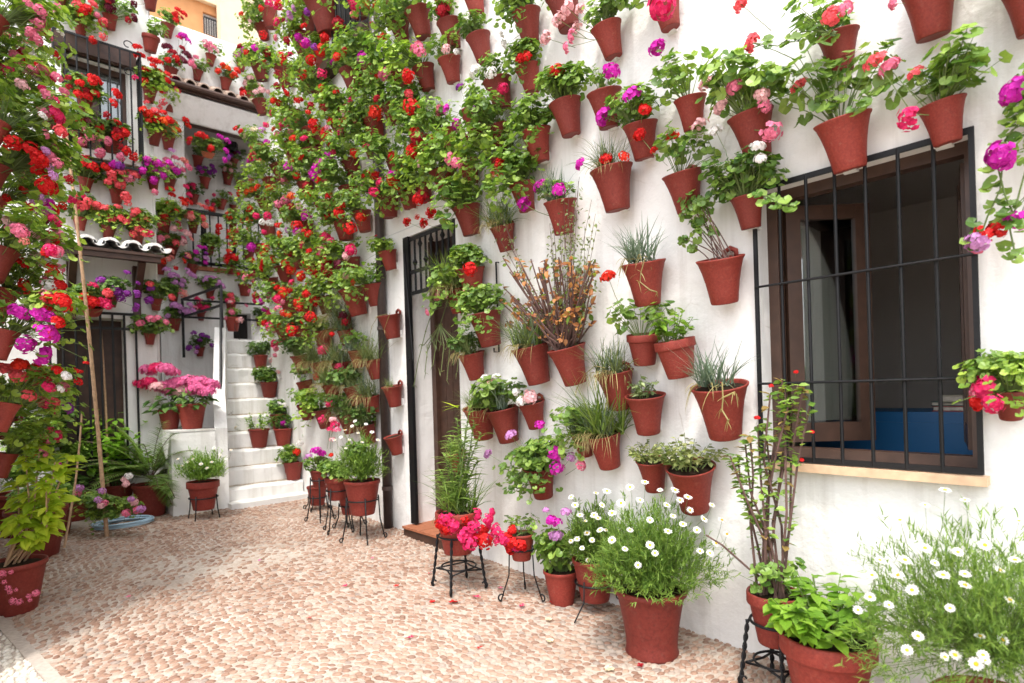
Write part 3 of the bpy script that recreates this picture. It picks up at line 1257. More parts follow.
# room behind the window
mb = MB()
rx0, rx1, ry0, ry1, rz0, rz1 = .36, 2.6, -.4, 3.75, .1, 2.85
mb.add([(rx0, ry0, rz0), (rx1, ry0, rz0), (rx1, ry1, rz0), (rx0, ry1, rz0), (rx0, ry0, rz1), (rx1, ry0, rz1), (rx1, ry1, rz1), (rx0, ry1, rz1)],
       [(0, 1, 2, 3), (7, 6, 5, 4), (1, 5, 6, 2), (2, 6, 7, 3), (0, 4, 5, 1)])
for hy0, hy1, hz0, hz1 in ((ry0, WY0, rz0, rz1), (WY1, ry1, rz0, rz1), (WY0, WY1, rz0, WZ0), (WY0, WY1, WZ1, rz1)):
    mb.add([(.171, hy0, hz0), (.171, hy1, hz0), (.171, hy1, hz1), (.171, hy0, hz1)], [(0, 1, 2, 3)])
for a, b in (((.171, ry0), (rx0, ry0)), ((.171, ry1), (rx0, ry1))):
    mb.add([(a[0], a[1], rz0), (b[0], b[1], rz0), (b[0], b[1], rz1), (a[0], a[1], rz1)], [(0, 1, 2, 3)])
mb.add([(.171, ry0, rz0), (rx0, ry0, rz0), (rx0, ry1, rz0), (.171, ry1, rz0)], [(0, 1, 2, 3)])
mb.add([(.171, ry0, rz1), (rx0, ry0, rz1), (rx0, ry1, rz1), (.171, ry1, rz1)], [(0, 1, 2, 3)])
mb.build('room', M['room'], house, fix=False)
# blue cabinet inside
pc = at_depth(915, 412, 3.35)
cab = thing('cabinet', 'blue cabinet standing inside the room behind the barred window', 'cabinet', (pc.x, pc.y, .1))
cw, ctop = .95, 1.45 - (412 - 378) / F * 3.35 - .1
mb = MB()
mb.box((-.05, -.42, .0), (.45, .62, ctop))
cb = mb.build('body', M['blue'], cab)
for k in range(2):
    mb = MB()
    z0 = .12 + k * (ctop - .16) / 2
    mb.box((-.066, -.38, z0), (-.052, .57, z0 + (ctop - .2) / 2))
    dr = mb.build('drawer', M['blue'], cab)
    mb = MB()
    mb.box((-.076, .04, z0 + .26), (-.067, .2, z0 + .295))
    mb.build('handle', M['dark'], dr)
for k, (dy, dx, hh) in enumerate(((-.22, .1, .03), (-.20, .12, .025), (-.23, .11, .035))):
    zb = .1 + ctop + sum((.03, .025, .035)[:k])
    bk = thing('book', ('lowest book', 'middle book', 'top book')[k] + ' of the little pile on the blue cabinet', 'book', (pc.x + dx, pc.y + dy, zb), .2 * k - .2, 'books on the blue cabinet')
    mb = MB()
    mb.box((-.09, -.13, 0), (.09, .13, .004))
    mb.box((-.09, -.13, hh - .004), (.09, .13, hh))
    mb.box((.083, -.13, .004), (.09, .13, hh - .004))
    mb.build('cover', simple('book_cover', ((.3, .03, .03), (.05, .1, .08), (.45, .4, .3))[k], .5), bk)
    mb = MB()
    mb.box((-.085, -.125, .005), (.08, .125, hh - .005))
    mb.build('pages', M['paper'], bk)

# plank door in its deep reveal
door_y0, door_y1 = DY0, DY1
dtop = hit_x(411, 296, 0).z
mb = MB()
npl = 6
for i in range(npl):
    a = DY0 + .07 + (DY1 - DY0 - .14) * i / npl
    b = DY0 + .07 + (DY1 - DY0 - .14) * (i + 1) / npl
    mb.box((.30, a + .003, gz(4.4) + .13), (.335, b - .003, dtop - .03))
mb.box((.315, DY0 + .07, gz(4.4) + .13), (.34, DY1 - .07, dtop - .03))
dr = mb.build('plank_door', M['wood'], house)
mb = MB()
mb.box((.26, DY0, gz(4.4) + .1), (.35, DY0 + .07, DZ1))
mb.box((.26, DY1 - .07, gz(4.4) + .1), (.35, DY1, DZ1))
mb.box((.262, DY0 + .07, dtop - .03), (.348, DY1 - .07, dtop + .05))
mb.build('door_frame', M['wood'], house)
mb = MB()
mb.box((.315, DY0 + .07, dtop + .05), (.33, DY1 - .07, DZ1))
mb.build('fanlight', M['pipe'], house)
mb = MB()
mb.tube([(.29, DY0 + .16, 1.1), (.25, DY0 + .16, 1.1), (.25, DY0 + .16, 1.0), (.29, DY0 + .16, 1.0)], .008, 8)
mb.build('handle', M['brass'], dr)
mb = MB()   # iron gate folded back: one tall flat stile at the far jamb and the fixed grille over the door
mb.beam((-.005, DY1 - .03, gz(4.8) + .11), (-.005, DY1 - .03, DZ1), .09, .03, side=(0, 1, 0))
mb.beam((-.005, DY0 + .02, dtop), (-.005, DY0 + .02, DZ1), .03, .02, side=(0, 1, 0))
for zz in (dtop + .02, DZ1 - .03, dtop + .22):
    mb.beam((.001, DY0 + .03, zz), (.001, DY1 - .07, zz), .035, .012, side=(0, 0, 1))
for i in range(1, 8):
    yy = DY0 + .02 + (DY1 - DY0 - .09) * i / 8
    mb.tube([(.001, yy, dtop + .02), (.001, yy, DZ1 - .03)], .011, 8)
    zz = DZ1 - .10 - .16 * (i % 2)
    mb.lathe([(.011, -.03), (.024, 0), (.011, .03)], 8, at=(.001, yy, zz))
mb.build('door_grille', M['iron'], house)
mb = MB()
mb.box((-.10, DY0 - .05, gz(4.4) - .1), (.36, DY1 + .02, gz(4.4) + .085))
stp = mb.build('door_step', M['wood'], house)
mb = MB()
for i in range(3):
    a = DY0 - .055 + (DY1 - DY0 + .08) * i / 3
    mb.box((-.115, a + .003, gz(4.4) + .087), (.30, a + (DY1 - DY0 + .08) / 3 - .003, gz(4.4) + .108))
mb.build('tread_tile', M['tile'], house)

# downpipe
py_ = hit_x(387, 300, 0).y
mb = MB()
mb.tube([(-.062, py_, gz(py_) + .005), (-.062, py_, HZ)], .045, 14)
dp = mb.build('downpipe', M['pipe'], house, smooth=True)
for zz in (.5, 2.1, 3.9, 5.7):
    mb = MB()
    mb.lathe([(.046, -.02), (.053, -.018), (.053, .018), (.046, .02)], 14, at=(-.062, py_, zz))
    mb.build('pipe_collar', M['pipe'], dp)
# thin rods on the wall, and the stay wire by the door lintel
for (a, b) in (((404, 254), (413, 360)), ((496, 262), (499, 352))):
    A, Bp = hit_x(*a, -.03), hit_x(*b, -.03)
    mb = MB()
    mb.tube([A + V((.03, 0, 0)), A, Bp, Bp + V((-.05, 0, 0)), Bp + V((-.05, 0, .03))], .007, 6)
    mb.build('iron_rod', M['iron'], house)
A, Bp = hit_x(379, 240, -.08), hit_x(447, 212, -.02)
mb = MB()
mb.tube([A, Bp], .0045, 6)
mb.build('stay_wire', simple('pale_wire', (.6, .6, .6), .4), house)
# upper barred window
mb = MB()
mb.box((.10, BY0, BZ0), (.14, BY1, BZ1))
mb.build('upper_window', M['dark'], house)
mb = MB()
mb.box((-.16, BY0 - .1, BZ0 - .16), (.0, BY1 + .1, BZ0 - .06))
mb.build('upper_sill', M['wood'], house)
mb = MB()
for i in range(11):
    yy = BY0 + (BY1 - BY0) * i / 10
    mb.tube([(-.12, yy, BZ0 - .05), (-.12, yy, BZ1)], .009, 6)
for zz in (BZ0 - .03, BZ0 + .5, BZ1):
    mb.beam((-.12, BY0 - .02, zz), (-.12, BY1 + .02, zz), .03, .012, side=(0, 0, 1))
mb.build('upper_grille', M['iron'], house)

# ---------------- house beyond the porch, facing down the courtyard
FX0, FX1, FY, FZ = -7.0, -1.47, 8.0, 7.6
front = thing('porch_house', 'white house with an iron window cage and a tiled porch over its dark door', 'house', (0, 0, 0))
ux0, ux1 = hit_y(62, 100, FY).x, hit_y(128, 100, FY).x
uz1, uz0 = hit_y(100, 62, FY).z, hit_y(100, 157, FY).z
lx0, lx1 = hit_y(58, 400, FY).x, hit_y(127, 400, FY).x
lz1 = hit_y(100, 318, FY).z
fholes = [(ux0, ux1, uz0, uz1), (lx0, lx1, 0, lz1)]
mb = MB()
grid_wall(mb, 'y', FY, FX0, FX1, -.3, FZ, fholes, step=.2, lump=.006, seed=4)
reveal(mb, 'y', FY, .2, fholes[0])
reveal(mb, 'y', FY, .25, fholes[1], faces='lrt')
mb.box((FX1 - .03, FY - .002, -.3), (FX1, 11.5, FZ))
mb.box((FX0, FY - .06, FZ), (FX1 + .05, 11.5, FZ + .07))
mb.build('wall', M['wall2'], front, smooth=True, fix=False)
# window
mb = MB()
mb.box((ux0, FY + .12, uz0), (ux0 + .05, FY + .18, uz1))
mb.box((ux1 - .05, FY + .12, uz0), (ux1, FY + .18, uz1))
mb.box(((ux0 + ux1) / 2 - .04, FY + .121, uz0), ((ux0 + ux1) / 2 + .04, FY + .179, uz1))
mb.box((ux0 + .05, FY + .122, uz1 - .06), (ux1 - .05, FY + .178, uz1))
wf = mb.build('window_frame', M['wood'], front)
for a, b in ((ux0 + .05, (ux0 + ux1) / 2 - .04), ((ux0 + ux1) / 2 + .04, ux1 - .05)):
    mb = MB()
    mb.box((a, FY + .145, uz0), (b, FY + .15, uz1 - .06))
    mb.build('pane', GLASS, wf)
    mb = MB()
    vsn = []
    for i in range(13):
        xx = a + (b - a) * i / 12
        vsn += [(xx, FY + .21 + .015 * math.sin(i * 2.2), uz0), (xx, FY + .21 + .015 * math.sin(i * 2.2), uz1)]
    mb.add(vsn, [(2 * i, 2 * i + 2, 2 * i + 3, 2 * i + 1) for i in range(12)])
    mb.build('curtain', simple('white_curtain', (.7, .69, .67), .9, .1), wf, smooth=True, fix=False)
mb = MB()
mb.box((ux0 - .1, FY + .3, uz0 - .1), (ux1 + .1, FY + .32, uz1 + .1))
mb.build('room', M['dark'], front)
mb = MB()
mb.box((ux0 - .08, FY - .10, uz1), (ux1 + .08, FY + .03, uz1 + .17))
mb.build('window_lintel', M['wood'], front)
mb = MB()
mb.box((ux0 - .1, FY - .24, uz0 - .1), (ux1 + .12, FY + .1, uz0 - .02))
mb.build('window_sill', M['wall2'], front)
# iron cage, standing well off the wall
cy = FY - .30
cx0, cx1 = hit_y(53, 40, cy).x, hit_y(140, 50, cy).x
cz1, cz0 = hit_y(100, 42, cy).z, hit_y(138, 170, cy).z
mb = MB()
nb = 8
for i in range(nb + 1):
    xx = cx0 + (cx1 - cx0) * i / nb
    mb.tube([(xx, cy, cz0), (xx, cy, cz1)], .009, 6)
for zz in (cz0, cz1):
    mb.beam((cx0, cy, zz), (cx1, cy, zz), .022, .012, side=(0, 0, 1))
    for xx in (cx0, cx1):
        mb.beam((xx, cy, zz), (xx, FY + .01, zz), .022, .012, side=(0, 0, 1))
for k in (1, 2):
    mb.tube([(cx1, cy + .1 * k, cz0), (cx1, cy + .1 * k, cz1)], .01, 6)
for zz, s in ((cz1 + .06, 1), (cz1 - .25, 1), (cz0 + .22, -1)):       # scrolls
    pts = []
    for i in range(15):
        q = i / 14 * 1.6 * PI
        rr = .055 * (1 - .55 * i / 14)
        pts.append((cx1 - .12 + rr * math.cos(q), cy - .012, zz + s * rr * math.sin(q)))
    mb.tube(pts, .006, 5)
mb.build('window_cage', M['iron'], front)
# door and its grille
mb = MB()
mb.box((lx0, FY + .24, 0), (lx1, FY + .27, lz1))
mb.build('door', M['wood'], front)
mb = MB()
for i in range(8):
    xx = lx0 - .06 + (lx1 - lx0 + .16) * i / 7
    mb.tube([(xx, FY - .06, gz(FY) + .55), (xx, FY - .06, lz1 + .06)], .012, 6)
for zz in (gz(FY) + .6, lz1 + .05, lz1 - .12):
    mb.beam((lx0 - .07, FY - .06, zz), (lx1 + .11, FY - .06, zz), .03, .012, side=(0, 0, 1))
mb.build('door_grille', M['iron'], front)
# porch: sloping roof of white half-round tiles on a dark beam
pY = FY - .52
tx0, tx1 = hit_y(50, 245, pY).x, hit_y(166, 245, pY).x
tz = hit_y(110, 246, pY).z
mb = MB()
nt_ = 5
pitch = (tx1 - tx0) / nt_
for i in range(nt_):
    xc = tx0 + pitch * (i + .5)
    for (r_, dx, zoff, up) in ((pitch * .40, 0, .015, 1), (pitch * .28, pitch * .5, .05, -1)):
        arc_o, arc_i = [], []
        for k in range(9):
            q = PI * k / 8
            arc_o.append((xc + dx + r_ * math.cos(q), up * r_ * math.sin(q) * 1.0))
            arc_i.append((xc + dx + (r_ - .024) * math.cos(q), up * (r_ - .024) * math.sin(q) * .9))
        vs_, fs_ = [], []
        for yy, zz in ((pY, tz + zoff), (FY + .01, tz + zoff + .10)):
            vs_ += [(x, yy, z + zz) for x, z in arc_o] + [(x, yy, z + zz) for x, z in arc_i]
        for k in range(8):
            fs_ += [(k, k + 1, 18 + k + 1, 18 + k), (9 + k + 1, 9 + k, 27 + k, 27 + k + 1), (k + 1, k, 9 + k, 9 + k + 1)]
        mb.add(vs_, fs_)
pr = mb.build('porch_roof', M['wall2'], front, smooth=False)
mb = MB()
mb.beam((tx0 + .05, pY + .06, tz - .075), (tx1 - .05, pY + .06, tz - .075), .085, .08, side=(0, 0, 1))
mb.prism([(pY, tz - .03), (FY + .01, tz + .06), (FY + .01, tz + .03), (pY, tz - .06)], 'x', tx0 + .02, tx1 - .02)
for xx in (tx0 + .2, tx1 - .22):
    mb.beam((xx, pY + .1, tz - .11), (xx, FY, tz - .52), .07, .06, side=(1, 0, 0))
    mb.box((xx - .034, FY - .08, tz - .75), (xx + .034, FY + .005, tz - .1))
mb.build('porch_beam', M['wood'], front)

# ---------------- gallery house closing the courtyard
PY = 10.4
gal = thing('gallery_house', 'white house at the far end with an open upper gallery under a tiled eave', 'house', (0, 0, 0))
gx0, gx1 = hit_y(186, 200, PY).x, 2.2
gz0, gz1 = 3.6, hit_y(215, 118, PY).z
dx0, dx1 = hit_y(233, 320, PY).x, hit_y(251, 320, PY).x
dz0, dz1 = 2.45, hit_y(240, 313, PY).z
pholes = [(gx0, gx1, gz0, gz1), (dx0, dx1, dz0, dz1), (-1.25, -.99, 1.6, 2.5)]
topz = 7.42
mb = MB()
grid_wall(mb, 'y', PY, -1.5, 3.6, -.2, topz, pholes, step=.2, lump=.006, seed=9)
reveal(mb, 'y', PY, .25, pholes[0])
reveal(mb, 'y', PY, .2, pholes[1])
reveal(mb, 'y', PY, .2, pholes[2])
mb.box((-1.5, 11.7, 3.4), (3.6, 11.75, 6.9))                         # gallery's inner wall
mb.box((-1.5, PY + .25, 3.45), (3.6, 11.7, 3.6 - .004))
mb.box((-1.5, PY + .02, topz), (3.6, 11.9, topz + .06))
mb.box((-1.5, PY + .25, 3.6), (-1.45, 11.7, 6.9))
mb.build('wall', M['wall'], gal, smooth=True, fix=False)
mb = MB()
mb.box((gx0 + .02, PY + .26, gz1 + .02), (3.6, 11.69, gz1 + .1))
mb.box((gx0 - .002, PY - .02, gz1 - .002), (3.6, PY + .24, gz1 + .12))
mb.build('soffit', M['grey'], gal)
mb = MB()
mb.box((gx0 + .003, PY + .0, gz1 - .17), (3.6, PY + .2, gz1 - .005))
mb.build('gallery_beam', M['wood'], gal)
mb = MB()
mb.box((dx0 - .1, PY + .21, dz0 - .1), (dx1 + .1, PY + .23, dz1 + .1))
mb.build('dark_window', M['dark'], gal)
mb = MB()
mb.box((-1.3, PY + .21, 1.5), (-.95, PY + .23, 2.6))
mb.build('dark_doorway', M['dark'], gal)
ez = hit_y(220, 96, PY - .35).z
mb = MB()
mb.beam((-1.45, PY - .33, ez - .03), (3.6, PY - .33, ez - .03), .10, .05, side=(0, 0, 1))
mb.tube([(-1.45, PY - .40, ez - .02), (3.6, PY - .40, ez - .02)], .045, 8)
mb.prism([(PY - .36, ez - .01), (PY + .0, ez + .17), (PY + .0, ez + .12), (PY - .36, ez - .05)], 'x', -1.45, 3.6)
mb.build('gutter', M['wood'], gal)
mb = MB()
mb.prism([(PY - .30, ez - .10), (PY - .004, ez - .02), (PY - .004, ez - .42), (PY - .05, ez - .42)], 'x', -1.44, 3.6)
mb.build('eave_cornice', M['wall'], gal)
mb = MB()
for i in range(24):
    xc = -1.35 + .2 * i
    r_ = .085
    vs_, fs_ = [], []
    for yy, zz in ((PY - .38, ez + .035), (PY + .01, ez + .21)):
        for k in range(7):
            q = PI * k / 6
            vs_.append((xc + r_ * math.cos(q), yy, zz + r_ * math.sin(q)))
        for k in range(7):
            q = PI * k / 6
            vs_.append((xc + (r_ - .018) * math.cos(q), yy, zz + (r_ - .018) * math.sin(q)))
    for k in range(6):
        fs_ += [(k, k + 1, 14 + k + 1, 14 + k), (7 + k + 1, 7 + k, 21 + k, 21 + k + 1), (k + 1, k, 7 + k, 7 + k + 1)]
    mb.add(vs_, fs_)
mb.build('eave_tiles', simple('old_roof_tile', (.40, .30, .24), .8, .2, var=.4, scale=9), gal)
mb = MB()
gb, gt_ = 3.68, hit_y(220, 214, PY).z
yr = PY + .06
mb.beam((gx0 + .003, yr, gb), (gx1, yr, gb), .05, .03, side=(0, 0, 1))
mb.beam((gx0 + .003, yr, gt_), (gx1, yr, gt_), .05, .04, side=(0, 0, 1))
for i in range(14):
    xx = gx0 + .1 + .13 * i
    mb.tube([(xx, yr, 3.6), (xx, yr, gt_)], .012, 6)
for xx in (gx0 + .27, gx0 + .72, gx0 + 1.3):
    mb.beam((xx, yr, 3.6), (xx, yr, gt_), .05, .05, side=(1, 0, 0))
mb.build('gallery_railing', M['iron'], gal)
mb = MB()
mb.box((gx0 - .02, PY - .08, 3.54), (3.6, PY - .004, 3.6))
mb.build('gallery_ledge', M['tile'], gal)
# lantern in the gallery
lp = hit_y(231, 140, 11.3)
lan = thing('lantern', 'dark iron lantern hanging in the upper gallery', 'lantern', lp)
mb = MB()
mb.lathe([(.05, -.2), (.11, -.16), (.13, .06), (.03, .16), (.012, .2)], 6)
mb.build('lantern_body', M['iron'], lan)
mb = MB()
mb.tube([(0, 0, .2), (0, 0, gz1 - lp.z + .03)], .006, 5)
mb.build('chain', M['iron'], lan)

# ---------------- buildings far beyond
far = thing('apartment_block', 'orange rendered apartment block showing over the far rooftops', 'building', (0, 0, 0))
fy = 30.0
ax0, ax1 = hit_y(150, 20, fy).x, hit_y(231, 20, fy).x
az = hit_y(200, 2, fy).z
wx0, wx1 = hit_y(203, 20, fy).x, hit_y(222, 20, fy).x
wz0, wz1 = hit_y(212, 36, fy).z, hit_y(212, 15, fy).z
mb = MB()
grid_wall(mb, 'y', fy, ax0 - 3, ax1, -1, az, [(wx0, wx1, wz0, wz1)], step=2.0, lump=0)
mb.box((ax0 - 3, fy + .5, -1), (ax1, fy + 6, az - .01))
reveal(mb, 'y', fy, .4, (wx0, wx1, wz0, wz1))
mb.build('wall', M['orange'], far, fix=False)
mb = MB()
mb.box((ax0 - 3.2, fy - .25, az), (ax1 + .02, fy + 6.2, az + .35))
mb.build('roof', M['cream'], far)
mb = MB()
for i in range(12):
    zz = wz0 + (wz1 - wz0) * (i + .5) / 12
    mb.box((wx0, fy + .12, zz - .03), (wx1, fy + .16, zz + .025))
mb.build('window_blind', M['wall'], far)
mb = MB()
for i in range(9):
    xx = wx0 + (wx1 - wx0) * i / 8
    mb.tube([(xx, fy - .15, wz0 - .1), (xx, fy - .15, wz0 + .7)], .025, 4)
mb.beam((wx0, fy - .15, wz0 + .7), (wx1, fy - .15, wz0 + .7), .06, .05, side=(0, 0, 1))
mb.build('balcony_rail', M['iron'], far)
mb = MB()
mb.box((wx0, fy + .42, wz0), (wx1, fy + .45, wz1))
mb.build('window', M['dark'], far)
far2 = thing('cream_building', 'cream building rising between the orange block and the flowered wall', 'building', (0, 0, 0))
fy2 = 29.2
bx0, bx1 = hit_y(221, 30, fy2).x, hit_y(275, 30, fy2).x
bz = hit_y(250, -60, fy2).z
mb = MB()
mb.box((bx0, fy2, -1), (bx1 + 6, fy2 + .6, bz))
mb.build('wall', M['cream'], far2)
mb = MB()
mb.box((bx0 - .12, fy2 - .15, bz), (bx1 + 6, fy2 + .7, bz + .2))
mb.build('roof', M['tile'], far2)

# ---------------- flowered wall on the near side
side = thing('pot_wall_house', 'white house wall hung with pots beside the bamboo canes', 'house', (0, 0, 0))
mb = MB()
grid_wall(mb, 'x', -3.08, 3.95, 6.15, -.3, 4.35, [], step=.2, lump=.006, seed=2)
mb.box((-8.0, 6.14, -.3), (-3.088, 6.17, 4.35))
grid_wall(mb, 'y', 3.95, -8.0, -3.08, -.3, 4.35, [], step=.25, lump=.006, seed=3)
mb.box((-8.0, 3.93, 4.353), (-3.05, 6.2, 4.42))
mb.box((-3.25, 6.172, -.3), (-3.09, 7.99, 1.1))
mb.build('wall', M['wall'], side, smooth=True, fix=False)

# ---------------- stairs
SY = 7.42
LX0, LX1 = -.93, -.45
rise, tread, ns = .213, .155, 10


def stair_left(y):
    return LX0 + (LX1 - LX0) * min(1.3, max(0, (y - SY) / 1.5))


M['joint'] = simple('tan_mortar', (.40, .34, .27), .9, .1, var=.35, bump=.5, scale=25)
stairs = thing('staircase', 'worn whitewashed stairs climbing beside the flowered wall with an iron handrail', 'stairs', (0, 0, 0))
r_ = random.Random(3)
for i in range(ns):
    y0 = SY + tread * i
    z1 = gz(SY) + rise * (i + 1)
    y1 = y0 + tread + .06 if i < ns - 1 else PY - .012
    xl0, xl1 = stair_left(y0), stair_left(y1)
    mb = MB()
    e = .004 * i
    zb = -.1 if i == 0 else z1 - rise - .08
    jit = [r_.uniform(-.012, .012) for _ in range(9)]
    nseg = 8
    vs_, fs_ = [], []
    for k in range(nseg + 1):
        t = k / nseg
        xr = -.012 if i < ns - 1 else (-.012 if y1 < HY1 else 1.6)
        x0_ = xl0 + (xr - xl0) * t
        x1_ = xl1 + (xr - xl1) * t
        zt = z1 + jit[k] * .5
        yn = y0 + jit[k]
        vs_ += [(x0_, yn, zb), (x0_, yn - .004, zt - .03), (x0_, yn + .02, zt), (x1_, y1, zt)]
    for k in range(nseg):
        a, b = k * 4, k * 4 + 4
        fs_ += [(a, b, b + 1, a + 1), (a + 1, b + 1, b + 2, a + 2), (a + 2, b + 2, b + 3, a + 3)]
    mb.add(vs_, fs_)
    stp_ = mb.build('step', M['step'], stairs, smooth=False, fix=False)
    if i:
        mb = MB()
        zt = z1 - rise
        mb.box((xl0 + .01, y0 - .022, zt - .02), (-.02, y0 + .02, zt + .014))
        mb.build('mortar_joint', M['joint'], stp_)
mb = MB()   # worn flag at the foot
mb.box((-.95, SY - .24, gz(SY) - .1), (-.02, SY + .05, gz(SY) + .06))
mb.build('foot_slab', M['step'], stairs)
# parapet along the open side
mb = MB()
pts = []
for (y, zt) in ((SY - .09, 1.10), (SY + .3, 1.52), (SY + .75, 2.02), (SY + 1.15, 2.42), (SY + 1.5, 2.44)):
    x = stair_left(y)
    pts.append((x, y, zt))
vs_, fs_ = [], []
for (x, y, zt) in pts:
    vs_ += [(x - .14, y, -.1), (x - .14, y, zt), (x, y, zt), (x, y, -.1)]
for k in range(len(pts) - 1):
    a, b = 4 * k, 4 * k + 4
    for j in range(3):
        fs_.append((a + j, a + j + 1, b + j + 1, b + j))
fs_ += [(0, 1, 2, 3), (4 * len(pts) - 1, 4 * len(pts) - 2, 4 * len(pts) - 3, 4 * len(pts) - 4)]
mb.add(vs_, fs_)
mb.build('parapet', M['wall2'], stairs)
# upper flight's sloping side wall, turning behind the flowered wall
ly = PY - .62
LZ = gz(SY) + rise * ns
pa, pb = hit_y(253, 335, ly), hit_y(276, 306, ly)
mb = MB()
mb.prism([(pa.x - .12, LZ - .02), (pa.x, LZ + .02), (pb.x, pb.z), (pb.x + 1.2, pb.z + 1.25), (pb.x + 1.2, LZ - .02)], 'y', ly, ly + .12)
mb.build('upper_side_wall', M['wall'], stairs)
# handrail
mb = MB()
rb, rt = at_depth(228.5, 409, 7.05), None
rail0 = V((stair_left(SY + .12) - .05, SY + .12, 1.20))
rail1 = V((stair_left(SY + 1.3) - .05, SY + 1.3, 3.02))
for dz in (0, -.22, -.44):
    mb.tube([rail0 + V((0, 0, dz)), rail1 + V((0, 0, dz))], .017 if dz == 0 else .011, 8)
mb.tube([rail0 + V((0, 0, .02)), V((rail0.x, rail0.y, .4))], .016, 8)
mb.tube([rail1, V((rail1.x, rail1.y, 2.3))], .02, 8)
for t in (.25, .5, .75):
    p = rail0.lerp(rail1, t)
    mb.tube([p, p - V((0, 0, .75))], .011, 6)
re = V((hit_y(262, 296, PY - .25).x, PY - .25, 3.02))
rs = V((rail1.x - .18, PY - .3, 3.0))
for dz in (0, -.27):
    mb.beam(rail1 + V((0, 0, dz)), rs + V((0, 0, dz)), .03, .03, side=(0, 0, 1))
    mb.beam(rs + V((0, 0, dz)), re + V((0, 0, dz)), .03, .03, side=(0, 0, 1))
mb.tube([rs + V((0, 0, .01)), V((rs.x, rs.y, 2.1))], .02, 8)
mb.tube([re + V((0, 0, -.27)), V((re.x, re.y, LZ))], .016, 8)
mb.build('handrail', M['iron'], stairs)
# plinth left of the foot of the stairs
pl = thing('plinth', 'white masonry block at the foot of the stairs carrying pink hydrangeas', 'plinth', (-1.25, 7.6, 0))
mb = MB()
mb.box((-.27, -.30, -.1), (.18, .39, 1.08))
mb.build('block', M['wall2'], pl)
mb = MB()
mb.box((-.272, -.305, 1.083), (.178, .39, 1.105))
mb.build('tile_cap', M['step'], pl)


# ------------------------------------------------------------------ pots on the window side wall, near part: one line each
def R(label, px, py, w, kind, blooms=(), **k):
    k.setdefault('block', True)
    return potted(label, px, py, w, kind, blooms, wall='R', **k)


GR = dict(name='potted_grass_plant')
R('large terracotta pot high on the white wall above the middle of the barred window', 929, -16, 64, 'gs', [(893, 4, 'pink', .5)], block=False)
R('large terracotta pot highest on the wall beyond the corner of the barred window', 1030, -20, 70, 'gs', [], block=False)
R('terracotta pot with coral geraniums on long trailing stems, second above the barred window', 838, 34, 44, 'gs', [(832, 16, 'coral', 1.1), (741, 4, 'coral'), (752, 43, 'coral'), (846, 8, 'pink', .8)])
R('terracotta pot touching the grille top, one tall geranium stem with a salmon head', 842, 119, 60, 'gs', [(800, 86, 'coral', 1.0)], fz=1.3)
R('terracotta pot over the grille corner with bright leaves and several coral heads', 941, 103, 52, ['gs', 'gs'], [(876, 62, 'coral'), (889, 68, 'pink', 1.1), (909, 118, 'hot', 1.0), (916, 74, 'coral', .7)])
R('terracotta pot crowded with pale pink geraniums up beside the barred window', 750, 114, 48, 'g', [(706, 84, 'pale', 1.0), (734, 88, 'pink', 1.1), (762, 95, 'pale', .9), (722, 106, 'pale'), (765, 106, 'pink', .8), (771, 131, 'pink', 1.15)])
R('terracotta pot touching the grille corner, dense geranium trailing over the bars with white heads', 747, 196, 36, ['gd', 'g'], [(716, 132, 'white', 1.0), (758, 147, 'white', .9), (760, 159, 'white', .8), (700, 126, 'pale', .9)], fscale=.8)
R('leaning terracotta pot with one tall magenta geranium above the red headed pot', 690, 98, 34, 'gs', [(657, 48, 'magenta', 1.3)])
R('terracotta pot with magenta and red geraniums between two paler pots', 640, 124, 36, ['g', 'gs'], [(633, 95, 'magenta', 1.3), (645, 110, 'red', 1.0), (603, 117, 'magenta', 1.2), (640, 134, 'red', .7)], fscale=.75)
R('nearly bare terracotta pot with a magenta head beside its rim', 604, 92, 36, 'gs', [(611, 71, 'magenta', 1.2)], fscale=.5)
R('terracotta pot spilling pale pink geraniums under the top of the wall', 606, 26, 32, 'g', [(568, 8, 'pale', 1.1), (580, 9, 'pale', .9), (559, 20, 'pale'), (546, 38, 'pale', 1.1), (573, 36, 'pink', 1.0), (567, 47, 'pink', .9), (577, 28, 'pale', .8)], fscale=.75)
R('leafy terracotta pot with a single ruby red geranium head', 565, 102, 34, ['g', 'g'], [(557, 72, 'red', 1.35)], fscale=.78)
R('terracotta pot at the top of the wall with one hot pink head before it', 664, -4, 34, 'gs', [(662, 6, 'hot', 1.6, .34)])
R('terracotta pot with broad leaves and two flat scarlet heads on stalks', 682, 173, 42, 'gs', [(672, 137, 'scarlet', 1.0), (639, 135, 'scarlet', .9), (654, 150, 'red', .5)], lug=True)
R('terracotta pot of thin grass with two red heads at its rim', 611, 168, 44, ['b', 'dr'], [(606, 159, 'red', 1.0), (624, 157, 'scarlet', .9), (580, 164, 'magenta', .9)], fscale=.62, **GR)
R('terracotta pot with three magenta geranium heads beside a thin iron hook', 560, 201, 34, ['g', 'b'], [(540, 186, 'magenta', 1.1), (559, 190, 'magenta', 1.2), (524, 204, 'magenta', 1.2)], fscale=.72)
R('tilted terracotta pot with bare stems fanning up to leafy tips by the window', 720, 258, 50, None, [], lug=True, name='potted_shrub')
R('terracotta pot of blue grey grass with dry strands hanging down its front', 643, 262, 46, ['b', 'b'], [], fscale=.8, **GR)
R('banded terracotta pot with one orange red geranium leaning out on a stalk', 643, 334, 34, 'gs', [(608, 277, 'scarlet', 1.05)], pot='band')
R('banded terracotta pot of bright green basil like leaves', 674, 340, 42, 'ba', [], pot='band', name='potted_herb')
R('wide terracotta pot of blue grass with a dry stem drooping over it', 719, 385, 60, ['b', 'b'], [], fscale=.85, **GR)
